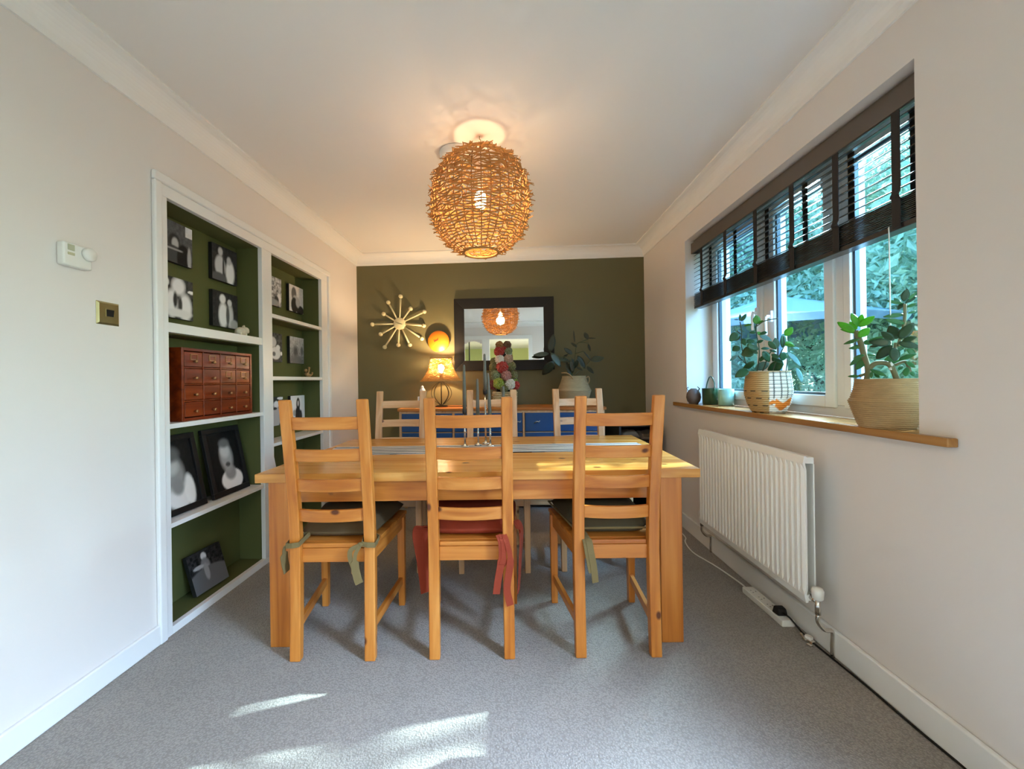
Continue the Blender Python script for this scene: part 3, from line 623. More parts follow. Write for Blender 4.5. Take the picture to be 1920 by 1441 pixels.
for l_, dx in ((-.15, 0), (-.11, -.012)):
    MB().ribbon(smoothpath([(-.150, .068, .03), (-.122, .06, .022), (-.112 + dx, .0, .008), (-.108 + dx, -.02, -.03), (-.098 + dx, -.022, -.09), (-.092 + dx, -.02, l_)]), [.018] * 12 + [.026] * 19, .0025, wd=(1, .2, 0)).build('tie_end', m_tie, c3)
b = MB(); 
pts = [(-.156, .062, .032), (.156, .062, .032), (.207, .43, .032), (-.207, .43, .032), (-.156, .062, .032)]
b.tube(pts, .0045, 6); b.build('piping', m_tie, c3)
fch = [o for o in COL.objects if o.name.startswith('dining_chair') and o.location.y > 2.3]
for o, l_ in zip(fch, ('charcoal cushion on the far left chair', 'charcoal cushion on the far middle chair', 'charcoal cushion on the far right chair')):
    cushion(o, l_, m_dark, .075, seed=hash(l_) % 9 if False else len(l_), wr=.155)
# ------------------------------------------------------------------ pendant lamp
m_twig = mat('golden_willow_twig', '#b58142', .6, var=.38, vscale=14)
m_stake = mat('dark_willow_stake', '#7d5326', .65)
PC = Vector((-.145, 2.02, 1.985)); pl = thing('pendant_lamp', 'round woven willow globe pendant hanging above the table', 'lamp', (PC.x, PC.y, 1.735))
def prof_r(z):   # z in 0..0.5 above the base
    t = (z - .255) / .262; return max(.085, .243 * (max(0, 1 - abs(t) ** 2.3)) ** .5)
b = MB(); NS = 34
for k in range(NS):
    a = 2 * PI * k / NS; b.tube([((prof_r(z) - .003) * math.cos(a), (prof_r(z) - .003) * math.sin(a), z) for z in np.linspace(.012, .488, 15)], .0024, 4)
b.build('stakes', m_stake, pl, kind='stuff')
b = MB(); r_ = random.Random(3); rows = 47
for i in range(rows):
    z = .010 + .480 * i / (rows - 1); R = prof_r(z); a = r_.uniform(0, 6.28); end = a + 2 * PI; k0 = r_.randint(0, 1)
    while a < end:
        span = r_.choice((2, 2, 3, 4)) * 2 * PI / NS; pts = []; n = max(5, int(span / (2 * PI / NS)) * 3 + 1)
        e0, e1 = r_.uniform(.006, .032), r_.uniform(.006, .034); dz = r_.uniform(-.004, .004)
        for q in range(n + 1):
            t = q / n; aa = a + span * t * 1.12; wv = .0048 * math.cos(NS / 2 * aa + PI * ((i + k0) % 2))
            out = e0 * max(0, 1 - t * 5) + e1 * max(0, 1 - (1 - t) * 5)
            pts.append(((R + wv + out) * math.cos(aa), (R + wv + out) * math.sin(aa), z + dz * (t - .5) * 2 + .002 * math.sin(aa * 9)))
        b.tube(pts, [r_.uniform(.0018, .0026)] + [r_.uniform(.0034, .0046)] * 4 + [.0020], 4); a += span + r_.uniform(-.01, .05)
b.build('woven_twigs', m_twig, pl, kind='stuff')
for z, nm in ((.006, 'bottom_ring'), (.494, 'top_ring')):
    R = prof_r(z) + .002; MB().tube([(R * math.cos(2 * PI * k / 30), R * math.sin(2 * PI * k / 30), z) for k in range(31)], .006, 6, False).build(nm, m_twig, pl, smooth=True)
b = MB()
for a in (0, 2.1, 4.2): b.tube([(.085 * math.cos(a), .085 * math.sin(a), .492), (.02 * math.cos(a), .02 * math.sin(a), .50)], .002, 6)
b.lathe([(.012, .318), (.013, .40), (.02, .43), (.022, .46), (.022, .505), (.008, .515)], n=14); b.build('bulb_holder', m_plastic, pl, smooth=True)
bulb_m = emit_mat('warm_bulb', (1, .72, .38), 15)
MB().lathe([(.0001, .225), (.02, .232), (.028, .25), (.030, .275), (.024, .305), (.0001, .318)], n=18).build('bulb', bulb_m, pl, smooth=True)
m_flex = mat('brown_cloth_flex', '#4a3018', .7)
hz = ZC - 1.735
MB().tube([(0, 0, .51), (0, 0, hz - .030)], .0028, 6).tube(smoothpath([(0, 0, hz - .03), (-.05, .045, hz - .060), (-.115, .105, hz - .092), (-.138, .126, hz - .085), (-.138, .129, hz - .049)]), .0036, 6).build('flex', m_flex, pl, smooth=True)
b = MB().tube(smoothpath([(0, 0, hz - .001), (0, 0, hz - .014), (.006, 0, hz - .022), (.003, 0, hz - .032), (-.005, 0, hz - .028)]), .0022, 6); b.build('ceiling_hook', m_brass, pl, smooth=True)
MB().lathe([(.0001, hz - .050), (.076, hz - .048), (.086, hz - .040), (.088, hz - .004), (.084, hz - .0005), (.0001, hz - .0005)], c=(-.138, .129, 0), n=32).build('ceiling_rose', m_plastic, pl, smooth=True)
def point(name, loc, power, color, r=.03):
    l = bpy.data.lights.new(name, 'POINT'); l.energy = power; l.color = color; l.shadow_soft_size = r
    o = bpy.data.objects.new(name, l); COL.objects.link(o); o.location = loc; return o
point('pendant_bulb_light', (PC.x, PC.y, 1.735 + .20), 7, (1, .70, .40), .06)

# ------------------------------------------------------------------ far wall: mirror, clocks
mi = thing('wall_mirror', 'rectangular wall mirror in a wide black frame on the green wall', 'mirror', (-.068, YF, 1.19))
w, h, e = .95, .69, .096; b = MB()
D2 = -.032
def mitre(pts_out, pts_in):
    f = MB(); (a, c), (d, g) = pts_out, pts_in
    f.hexa([(a[0], D2, a[1]), (c[0], D2, c[1]), (g[0], D2 + .012, g[1]), (d[0], D2 + .012, d[1])], [(a[0], -.001, a[1]), (c[0], -.001, c[1]), (g[0], -.001, g[1]), (d[0], -.001, d[1])]); return f
o4 = [(-w / 2, 0), (w / 2, 0), (w / 2, h), (-w / 2, h)]; i4 = [(-w / 2 + e, e), (w / 2 - e, e), (w / 2 - e, h - e), (-w / 2 + e, h - e)]
for k in range(4): mitre((o4[k], o4[(k + 1) % 4]), (i4[k], i4[(k + 1) % 4])).build('frame_rail', m_black, mi, bevel=.002)
mm, n_, bb = nodes('mirror_silver'); bb.inputs['Metallic'].default_value = 1; bb.inputs['Roughness'].default_value = .012; bb.inputs['Base Color'].default_value = (.90, .91, .90, 1)
MB().span((-w / 2 + e - .004, -.012, e - .004), (w / 2 - e + .004, -.008, h - e + .004)).build('mirror_glass', mm, mi)
ck = thing('starburst_clock', 'cream starburst clock with twelve ball-tipped spokes', 'clock', (-1.076, YF, 1.656))
b0 = [(.015, .264), (-.108, .209), (-.154, .098), (-.269, -.001), (-.188, -.098), (-.149, -.224), (-.015, -.207), (.098, -.209), (.217, -.15), (.239, -.025), (.246, .11), (.112, .143)]
MB().lathe([(.0001, -.034), (.052, -.034), (.058, -.030), (.058, -.004), (.050, -.001), (.0001, -.001)], n=28, axis='y').build('hub', m_cream, ck, smooth=True)
for x, z in b0:
    L_ = math.hypot(x, z); ux, uz = x / L_, z / L_; sp = MB().tube([(ux * .045, -.022, uz * .045), (ux * (L_ - .01), -.022, uz * (L_ - .01))], [.0065, .009], 8).build('spoke', m_cream, ck, smooth=True)
    MB().lathe([(.0001, -.040), (.011, -.039), (.0185, -.032), (.0195, -.022), (.0185, -.012), (.011, -.005), (.0001, -.004)], n=16, axis='y', c=(x, 0, z)).build('ball_tip', m_cream, sp, smooth=True)
MB().ribbon([(0, -.0365, 0), (.030, -.0365, -.008)], .005, .0015, (0, 0, 1)).ribbon([(0, -.038, 0), (-.038, -.038, .016)], .004, .0015, (0, 0, 1)).ribbon([(0, -.0395, 0), (-.09, -.0395, -.018)], .0016, .001, (0, 0, 1)).build('clock_hands', m_brass, ck)
m_orange = mat('orange_yellow_enamel', '#c96d14', .4); m_red = mat('dark_red_print', '#7a2310', .5)
dk = thing('wall_disc_clock', 'round orange-yellow disc clock with dark red hands above the lamp', 'clock', (-.692, YF, 1.475))
MB().lathe([(.0001, -.050), (.100, -.050), (.1025, -.047), (.1025, -.036), (.098, -.034), (.06, -.033), (.06, -.001), (.0001, -.001)], n=40, axis='y').build('disc_face', m_orange, dk, smooth=True)
b = MB(); b.ribbon([(-.004, -.0515, .020), (-.042, -.0515, -.002)], .010, .0015, (0, 0, 1)); b.ribbon([(-.010, -.052, .012), (-.004, -.052, .034)], .006, .0015, (1, 0, 0)); b.ribbon([(-.006, -.052, .010), (-.05, -.052, .012)], .004, .0015, (0, 0, 1)); b.build('clock_hands', m_red, dk)
MB().ribbon([(-.022, -.0508, -.012), (-.055, -.0508, -.050)], .009, .001, (1, 0, -1)).build('pendulum_mark', mat('pale_orange_print', '#b8711c', .5), dk)

# ------------------------------------------------------------------ sideboard
m_blue = mat('deep_blue_drawer_paint', '#164a80', .4, var=.05)
sb = thing('sideboard', 'long low pine sideboard with blue drawers under the mirror', 'sideboard', (-.09, 3.60, 0)); X0, X1 = -.88, .86; YF_, YBK = -.215, .215
MB().span((X0 - .012, YF_ - .012, .838), (X1 + .012, YBK, .862)).build('top', m_pine['x'], sb, bevel=.003)
b = MB(); b.span((X0, YF_, .10), (X0 + .022, YBK, .8375)); b.span((X1 - .022, YF_, .10), (X1, YBK, .8375)); b.span((X0 + .022, YF_, .10), (X1 - .022, YBK, .122)); b.span((X0 + .022, YBK - .01, .122), (X1 - .022, YBK, .8375)); b.span((X0 + .022, YF_, .822), (X1 - .022, YBK - .01, .8375))
divs = [X0 + .022, X0 + .47, .187, X1 - .022]
for d_ in divs[1:3]: b.span((d_ - .009, YF_, .122), (d_ + .009, YBK - .01, .822))
b.build('carcass', m_pale['z'], sb, bevel=.002)
for x in (X0 + .04, X1 - .04):
    for y in (YF_ + .04, YBK - .04): MB().tube([(x, y, .1), (x, y, 0)], [.022, .016], 10).build('leg', m_pale['z'], sb, smooth=True)
MB().span((X0 + .06, YF_ + .025, .035), (X1 - .06, YF_ + .04, .0995)).build('plinth', m_pale['x'], sb, bevel=.002)
m_handle = mat('pale_scroll_handle', '#cfc7b5', .3, .6)
for c in range(3):
    xa, xb = divs[c] + (.012 if c else .003), divs[c + 1] - (.012 if c < 2 else .003)
    for r, (z0, z1) in enumerate(((.662, .818), (.485, .652), (.305, .475), (.127, .295))):
        d = MB().span((xa, YF_ - .006, z0), (xb, YF_ + .014, z1)).build('drawer', m_blue, sb, bevel=.002)
        MB().span((xa + .002, YF_ - .0065, z1 + .0005), (xb - .002, YF_ + .010, z1 + .0045)).build('drawer_edge', m_pale['x'], d)
        for hx in ((xa + xb) / 2,) if c == 0 else (xa + .1 if c == 2 else xb - .035,):
            zm = (z0 + z1) / 2; MB().tube(smoothpath([(hx - .022, YF_ - .006, zm - .010), (hx - .014, YF_ - .022, zm), (hx, YF_ - .026, zm + .006), (hx + .014, YF_ - .022, zm + .002), (hx + .022, YF_ - .006, zm + .010)]), .004, 8).build('handle', m_handle, d, smooth=True)
# -------- table lamp
m_wick = mat('pale_wicker', '#c79a55', .6, var=.2, vscale=20)
ST = .8625
lp = thing('table_lamp', 'lit table lamp with woven wicker shade and black wire onion base', 'lamp', (-.640, 3.61, ST))
MB().lathe([(.0001, 0), (.058, 0), (.060, .004), (.05, .010), (.010, .014), (.0001, .014)], n=24).build('foot', m_black, lp, smooth=True)
for k in range(8):
    a = 2 * PI * k / 8 + .2; p = [(.006, .014), (.03, .03), (.072, .07), (.092, .115), (.080, .165), (.045, .205), (.012, .228)]
    MB().tube(smoothpath([(r * math.cos(a), r * math.sin(a), z) for r, z in p], 4), .0026, 6).build('wire', m_black, lp, smooth=True)
MB().tube([(0, 0, .012), (0, 0, .262)], .005, 8).lathe([(.014, .255), (.016, .262), (.016, .30), (.011, .305)], n=12).build('stem', m_black, lp, smooth=True)
MB().lathe([(.0001, .305), (.012, .306), (.026, .335), (.030, .355), (.022, .38), (.0001, .388)], n=16).build('bulb', emit_mat('warm_lamp_bulb', (1, .68, .30), 45), lp, smooth=True)
def shade_r(t): return .186 - .094 * (t ** .72) - .012 * math.sin(PI * t)
b = MB(); n_ = 24; NR = 40
for k in range(NR):
    a = 2 * PI * k / NR; b.tube([((shade_r(t) - .002) * math.cos(a), (shade_r(t) - .002) * math.sin(a), .235 + .205 * t) for t in np.linspace(0, 1, 7)], .0018, 4)
b.build('shade_stakes', m_wick, lp, kind='stuff')
b = MB()
for i in range(27):
    t = i / 26; R = shade_r(t); z = .235 + .205 * t
    b.tube([((R + .0035 * math.cos(NR / 2 * a + PI * i)) * math.cos(a), (R + .0035 * math.cos(NR / 2 * a + PI * i)) * math.sin(a), z + .0012 * math.sin(7 * a + i)) for a in np.linspace(0, 2 * PI, NR * 3 + 1)], .0031, 4, False)
b.build('woven_shade', m_wick, lp, kind='stuff')
for t, nm in ((0, 'lower_rim'), (1, 'upper_rim')):
    R = shade_r(t); MB().tube([((R) * math.cos(a), R * math.sin(a), .235 + .205 * t) for a in np.linspace(0, 2 * PI, 41)], .006, 6, False).build(nm, m_wick, lp, smooth=True)
b = MB()
for a in (0, 2.09, 4.19): b.tube([(.012 * math.cos(a), .012 * math.sin(a), .30), (.09 * math.cos(a), .09 * math.sin(a), .435)], .0015, 5)
b.build('shade_carrier', m_black, lp)
MB().tube(smoothpath([(.055, -.01, .006), (.11, -.05, .004), (.17, -.06, .004), (.21, -.055, .004)]), .003, 6).build('flex', m_black, lp, smooth=True)
MB().span((.20, -.066, .001), (.262, -.044, .020)).build('inline_switch', m_black, lp, bevel=.005)
MB().tube(smoothpath([(.26, -.055, .006), (.32, -.03, .004), (.36, .06, .004), (.38, .17, .004)]), .003, 6).build('flex', m_black, lp, smooth=True)
point('table_lamp_light', (-.640, 3.61, ST + .408), 18, (1, .71, .40), .014)
# -------- little ornament beside the lamp
t = thing('bird_ornament', 'small white bird ornament on a hollow white block beside the lamp', 'ornament', (-.800, 3.52, ST))
b = MB(); b.span((-.034, -.02, 0), (.034, .02, .012)); b.span((-.034, -.02, .085), (.034, .02, .097)); b.span((-.034, -.02, .012), (-.024, .02, .085)); b.span((.024, -.02, .012), (.034, .02, .085)); b.build('block', m_plastic, t, bevel=.002)
b = MB(); b.span((-.006, -.006, .012), (.002, .006, .07)); b.span((-.016, -.006, .014), (.016, .006, .024)); b.span((.004, -.006, .024), (.012, .006, .05)); b.build('inner_mark', m_black, t)
MB().ball((.008, 0, .137), .034, 16, (.8, .8, 1.15)).ball((.006, -.002, .178), .016, 12, (.8, .8, 1)).build('bird', m_plastic, t, smooth=True)
# -------- pom-pom tree in a woven basket
m_ras = mat('pale_woven_basket', '#b8a378', .8, bump=.6, bscale=90, var=.3, vscale=60)
kb_ = thing('woven_planter', 'small square pale woven basket holding the pom-pom tree', 'basket', (-.062, 3.58, ST))
b = MB(); n_ = 12
for i in range(7):
    z = .008 + .019 * i; s_ = .095 + .001 * i; pts = []
    for k in range(4 * n_ + 1):
        q_, f_ = divmod(k, n_); q_ %= 4; u = -1 + 2 * f_ / n_; x, y = [(u, -1), (1, u), (-u, 1), (-1, -u)][q_]; wv = .003 * math.cos(PI * (k + i)); pts.append((x * (s_ + wv), y * (s_ + wv), z))
    b.tube(pts, .0105, 5, False)
b.span((-.09, -.09, 0), (.09, .09, .01)); b.build('weave', m_ras, kb_, kind='stuff'); MB().span((-.086, -.086, .01), (.086, .086, .11)).build('filling', m_dark, kb_)
pmc = ['#8a5a22', '#5e3a1d', '#a52a20', '#78805a', '#d6d0c2', '#b08f78', '#6f6a3a', '#b07a70', '#8f9a30', '#6e1c1c']
POM = [(-.103, 1.408, .037, 0), (-.035, 1.409, .037, 1), (-.106, 1.35, .048, 2), (-.025, 1.354, .037, 3), (-.105, 1.276, .045, 4), (-.026, 1.28, .043, 5), (-.153, 1.261, .037, 6), (-.001, 1.217, .043, 6), (-.08, 1.208, .055, 2), (-.159, 1.209, .043, 6), (-.139, 1.14, .048, 3), (-.046, 1.133, .048, 7), (.019, 1.138, .04, 6), (-.113, 1.066, .051, 8), (-.013, 1.059, .048, 4), (-.166, 1.056, .045, 9), (.034, 1.048, .04, 2), (-.067, 1.018, .037, 6)]
pt_ = thing('pompom_tree', 'cone tree of red, white, green and brown woollen pom-poms', 'decoration', (-.062, 3.58, ST + .1105))
MB().lathe([(.0001, 0), (.078, 0), (.022, .40), (.0001, .42)], n=16).build('core', m_dark, pt_, smooth=True)
pomesh = {}
def pom(col):
    if col in pomesh: return pomesh[col]
    bm = bmesh.new(); bmesh.ops.create_icosphere(bm, subdivisions=4, radius=1); r = random.Random(col)
    for v in bm.verts: v.co *= r.uniform(.80, 1.06)
    me = bpy.data.meshes.new('pompom'); bm.to_mesh(me); bm.free(); me.materials.append(mat('wool_%d' % col, pmc[col], .95, var=.35 if col != 7 else .7, vscale=8, sheen=.4)); pomesh[col] = me; return me
def put_pom(x, y, z, r, c):
    o = bpy.data.objects.new('pompom', pom(c)); COL.objects.link(o); o.parent = pt_; o.location = (x + .062, y - 3.58, z - ST - .1105); o.scale = (r, r, r); o.rotation_euler = (x * 50, z * 40, y * 9)
for x, z, r, c in POM:
    hw = .115 - .09 * (z - 1.02) / .4; dx = x + .066; yy = 3.58 - math.sqrt(max(.0004, hw * hw - min(hw * hw, dx * dx) * .9)) * .8; put_pom(x, yy, max(z, ST + .12 + r * .6), r, c)
r_ = random.Random(5)
for z in np.linspace(1.04, 1.38, 9):
    for a in (.3, 1.2, 2.1): hw = .10 - .09 * (z - 1.02) / .4; put_pom(-.062 + hw * math.cos(a + z * 9 % .5), 3.58 + hw * math.sin(a) * .9, z, .042, r_.randint(0, 9))
# -------- belly baskets (helper) and plants
def belly(name, label, loc, prof, m, handles=None, coils=26, m2=None):
    t = thing(name, label, 'basket', loc); zs = [p[1] for p in prof]; rs = [p[0] for p in prof]; H_ = zs[-1]; pr = [(.0001, 0)]
    for i in range(coils * 4 + 1):
        z = H_ * i / (coils * 4); pr.append((float(np.interp(z, zs, rs)) + .0016 * math.cos(2 * PI * i / 4), z))
    zi = [(float(np.interp(z, zs, rs)) - .009, z) for z in np.linspace(H_, H_ * .8, 5)]
    MB().lathe(pr + zi, n=48, caps=False).build('woven_body', m, t, smooth=True)
    MB().lathe([(.0001, H_ * .84), (float(np.interp(H_ * .84, zs, rs)) - .008, H_ * .84), (float(np.interp(H_ * .84, zs, rs)) - .008, H_ * .86), (.0001, H_ * .875)], n=28).build('soil', m_soil, t)
    for p in handles or []: MB().tube(smoothpath(p), .005, 7).build('handle', m2 or m, t, smooth=True)
    return t
m_soil = mat('dark_potting_soil', '#1d1510', .95, bump=.8, bscale=60)
m_seag = mat('pale_seagrass', '#ab9a78', .85, bump=.5, bscale=70, var=.18, vscale=25, stretch=(1, 1, 4))
m_seag2 = mat('tan_seagrass', '#a98a5f', .85, bump=.6, bscale=80, var=.22, vscale=30, stretch=(1, 1, 3))
belly('belly_basket', 'pale seagrass belly basket on the sideboard, holding a rubber plant', (.553, 3.60, ST), [(.112, 0), (.128, .06), (.148, .125), (.150, .135), (.140, .15), (.118, .205), (.103, .255), (.105, .262)], m_seag, [[(-.02, -.102, .225), (-.04, -.11, .26), (-.075, -.105, .285), (-.12, -.085, .287)], [(.10, .03, .23), (.135, .045, .255), (.145, .05, .22), (.125, .045, .18)]], m2=m_seag2)
RUB = [((0.346, 3.631, 1.343), (0.378, 3.626, 1.498), 0.38), ((0.341, 3.632, 1.33), (0.204, 3.653, 1.321), 0.28), ((0.354, 3.63, 1.33), (0.441, 3.617, 1.207), 0.35), ((0.374, 3.627, 1.256), (0.279, 3.641, 1.136), 0.5), ((0.425, 3.619, 1.28), (0.533, 3.603, 1.252), 0.35), ((0.525, 3.604, 1.261), (0.536, 3.602, 1.153), 0.4), ((0.538, 3.602, 1.316), (0.464, 3.613, 1.37), 0.35), ((0.533, 3.603, 1.277), (0.561, 3.598, 1.191), 0.45), ((0.588, 3.594, 1.302), (0.656, 3.584, 1.189), 0.35), ((0.641, 3.586, 1.343), (0.701, 3.577, 1.265), 0.12), ((0.71, 3.576, 1.26), (0.831, 3.557, 1.287), 0.45), ((0.668, 3.582, 1.206), (0.724, 3.573, 1.145), 0.4), ((0.491, 3.609, 1.244), (0.515, 3.605, 1.132), 0.4), ((0.58, 3.595, 1.379), (0.535, 3.602, 1.423), 0.4), ((0.573, 3.597, 1.43), (0.566, 3.598, 1.538), 0.12), ((0.671, 3.581, 1.444), (0.648, 3.585, 1.509), 0.45), ((0.676, 3.581, 1.461), (0.753, 3.569, 1.458), 0.12), ((0.683, 3.58, 1.405), (0.703, 3.577, 1.341), 0.3), ((0.57, 3.597, 1.2), (0.619, 3.59, 1.173), 0.4), ((0.454, 3.615, 1.28), (0.505, 3.607, 1.321), 0.3), ((0.553, 3.6, 1.191), (0.579, 3.596, 1.268), 0.4)]
RUBS = [[(0.535, 3.602, 1.106), (0.529, 3.603, 1.278), (0.438, 3.617, 1.297), (0.346, 3.631, 1.339)], [(0.535, 3.602, 1.106), (0.562, 3.598, 1.277), (0.581, 3.595, 1.396), (0.606, 3.592, 1.421), (0.684, 3.58, 1.448)], [(0.535, 3.602, 1.106), (0.619, 3.589, 1.181), (0.668, 3.582, 1.215), (0.71, 3.576, 1.26)], [(0.535, 3.602, 1.106), (0.512, 3.606, 1.209), (0.492, 3.609, 1.253), (0.374, 3.627, 1.256)], [(0.606, 3.592, 1.421), (0.683, 3.58, 1.41)], [(0.563, 3.598, 1.32), (0.641, 3.586, 1.343)]]
rp_ = thing('rubber_plant', 'sparse rubber plant with long dark green leaves on the sideboard', 'plant', (.553, 3.60, ST + .235))
m_rub = leaf_mat('dark_rubber_leaf', '#2c3427', .05, .38); m_rubl = leaf_mat('bluish_rubber_leaf', '#475548', .08, .32); m_stem = mat('green_brown_stem', '#4e5334', .6)
r_ = random.Random(11)
for s_ in RUBS:
    p = [Vector(q) - rp_.location for q in s_]; y_ = r_.uniform(-.03, .03)
    p = [Vector((q.x, q.y + y_ * i, q.z)) for i, q in enumerate(p)]; MB().tube(smoothpath(p), .0042, 7).build('stem', m_stem, rp_, smooth=True)
for i, (a, c, w_) in enumerate(RUB):
    dy = r_.uniform(-.05, .06); a = Vector(a) + Vector((0, dy, 0)); c = Vector(c) + Vector((0, dy + r_.uniform(-.04, .03), 0))
    put_leaf(rp_, a, c, w_ * 1.05, m_rubl if i in (1, 2, 4, 10) else m_rub, (r_.uniform(-.3, .3), -1, .35), .25, fold=.15, curl=.08)
# -------- dark shelf unit in the corner
m_dkwood = mat('black_brown_wood', '#17120f', .5, var=.2, vscale=12)
cu = thing('corner_shelf_unit', 'low black-brown open shelf unit in the right-hand corner', 'shelf', (1.035, 3.55, 0))
b = MB(); b.span((-.165, -.22, .70), (.165, .26, .72)); b.span((-.165, -.22, 0), (-.147, .26, .70)); b.span((.147, -.22, 0), (.165, .26, .70)); b.span((-.147, .245, .03), (.147, .26, .70)); b.span((-.147, -.22, .03), (.147, .245, .05)); b.build('carcass', m_dkwood, cu, bevel=.002)
for z in (.37, .56): MB().span((-.146, -.215, z), (.146, .244, z + .016)).build('shelf', m_dkwood, cu)
m_linen = mat('brown_folded_linen', '#6f6152', .9, bump=.3, bscale=60, var=.15)
for x, y, z, l_, sx in ((-.070, -.10, .5765, 'brown linen bundle on the dark corner shelf, left of two', .15), (.072, -.08, .5765, 'brown linen bundle on the dark corner shelf, right of two', .13)):
    o = cushion_mesh(sx / 2, sx / 2, -.09, .09, .075, puff=.03, seed=int(z * 100 + sx * 100)).build('folded_linen', m_linen, smooth=True, loc=(1.035 + x, 3.55 + y, z), rot=(0, 0, .2)); tag(o, l_, 'linen', 'linen on the corner shelf')
o = MB().lathe([(.0001, 0), (.03, 0), (.034, .006), (.065, .03), (.08, .055), (.076, .055), (.06, .034), (.0001, .012)], n=28).build('bowl', m_plastic, smooth=True, loc=(1.02, 3.47, .7205)); tag(o, 'small white bowl on top of the dark corner unit', 'bowl')

# ------------------------------------------------------------------ left wall fittings
th = thing('thermostat', 'small white room thermostat with a dial high on the left wall', 'thermostat', (XL, 1.235, 1.500))
MB().span((.0005, 0, 0), (.028, .092, .078)).build('case', m_plastic, th, bevel=.006, seg=3)
MB().lathe([(.020, .027), (.023, .027), (.023, .036), (.020, .040), (.0001, .040)], axis='x', n=28, c=(0, .078, .054)).build('dial', m_plastic, th, smooth=True)
MB().span((.0275, .012, .052), (.0295, .034, .072)).build('display', mat('greenish_display', '#aeb39a', .3), th, bevel=.001)
MB().span((.0275, .012, .036), (.0295, .034, .045)).build('label_strip', mat('beige_label', '#c2bf9d', .5), th, bevel=.001)
sw = thing('light_switch', 'antique brass light switch with a black rocker on the left wall', 'switch', (XL, 1.360, 1.320))
b = MB(); s0 = .086; b.hexa([(.0005, 0, 0), (.0005, s0, 0), (.0005, s0, s0), (.0005, 0, s0)], [(.007, .007, .007), (.007, s0 - .007, .007), (.007, s0 - .007, s0 - .007), (.007, .007, s0 - .007)]); b.build('plate', m_brass, sw, bevel=.001)
MB().span((.0065, .030, .030), (.0085, .060, .059)).build('surround', m_brass, sw, bevel=.0006)
MB().hexa([(.007, .032, .032), (.007, .058, .032), (.007, .058, .057), (.007, .032, .057)], [(.0095, .032, .032), (.0095, .058, .032), (.0125, .058, .057), (.0125, .032, .057)]).build('rocker', m_black, sw, bevel=.001)

# ------------------------------------------------------------------ window
GX = 1.47
wn = MB(); FX0, FX1 = 1.43, 1.50; fw = .05
wn.span((FX0, WY0, WZ0), (FX1, WY0 + fw, WZ1)); wn.span((FX0, WY1 - fw, WZ0), (FX1, WY1, WZ1)); wn.span((FX0, WY0 + fw, WZ0), (FX1, WY1 - fw, WZ0 + fw)); wn.span((FX0, WY0 + fw, WZ1 - fw), (FX1, WY1 - fw, WZ1))
MUL = (2.33, 1.83)
for m_ in MUL: wn.span((FX0, m_ - .034, WZ0 + fw), (FX1, m_ + .034, WZ1 - fw))
win = struct(wn.build('window_1', m_upvc, bevel=.004))
def sash(y0, y1, x0=1.418, sw_=.056):
    z0, z1 = WZ0 + fw - .012, WZ1 - fw + .012; y0 -= .010; y1 += .010; b = MB(); x1 = 1.485
    b.span((x0, y0, z0), (x1, y0 + sw_, z1)); b.span((x0, y1 - sw_, z0), (x1, y1, z1)); b.span((x0, y0 + sw_, z0), (x1, y1 - sw_, z0 + sw_)); b.span((x0, y0 + sw_, z1 - sw_), (x1, y1 - sw_, z1))
    s = b.build('sash', m_upvc, win, bevel=.006)
    g = .012; b = MB(); ya, yb_, za, zb = y0 + sw_, y1 - sw_, z0 + sw_, z1 - sw_
    b.span((x0 + .012, ya, za), (x0 + .03, ya + g, zb)); b.span((x0 + .012, yb_ - g, za), (x0 + .03, yb_, zb)); b.span((x0 + .012, ya + g, za), (x0 + .03, yb_ - g, za + g)); b.span((x0 + .012, ya + g, zb - g), (x0 + .03, yb_ - g, zb)); b.build('gasket', m_gasket, s)
    MB().span((x0 + .020, ya, za), (x0 + .024, yb_, zb)).build('pane', m_glass, s); return s
s1 = sash(MUL[0] + .034, WY1 - fw); s2 = sash(MUL[1] + .034, MUL[0] - .034); s3 = sash(WY0 + fw, MUL[1] - .034, sw_=.04)
def handle(y, z, s):
    b = MB(); b.span((1.404, y - .012, z - .03), (1.418, y + .012, z + .03)); b.span((1.385, y - .008, z - .008), (1.405, y + .008, z + .008)); b.tube(smoothpath([(1.387, y, z), (1.384, y, z - .03), (1.386, y, z - .10)]), .0075, 8); b.build('handle', m_upvc, s, bevel=.002)
handle(MUL[0] + .06, 1.46, s1); handle(MUL[0] - .06, 1.42, s2)
sill = MB().span((1.222, 1.205, WZ0 - .0265), (1.4295, 3.13, WZ0)).build('window_sill', m_sillwood, win, bevel=.005, seg=3)
# cut the sill's horns back to the wall line: the board inside the reveal is one length, its lip runs past both sides
sv = sill.data; bpy.data.objects.remove(sill)
b = MB(); b.span((1.222, 1.205, WZ0 - .0265), (XR - .0005, 3.13, WZ0)); b.span((XR - .0005, WY0 + .001, WZ0 - .0265), (1.4295, WY1 - .001, WZ0)); b.build('window_sill', m_sillwood, win, bevel=.004)
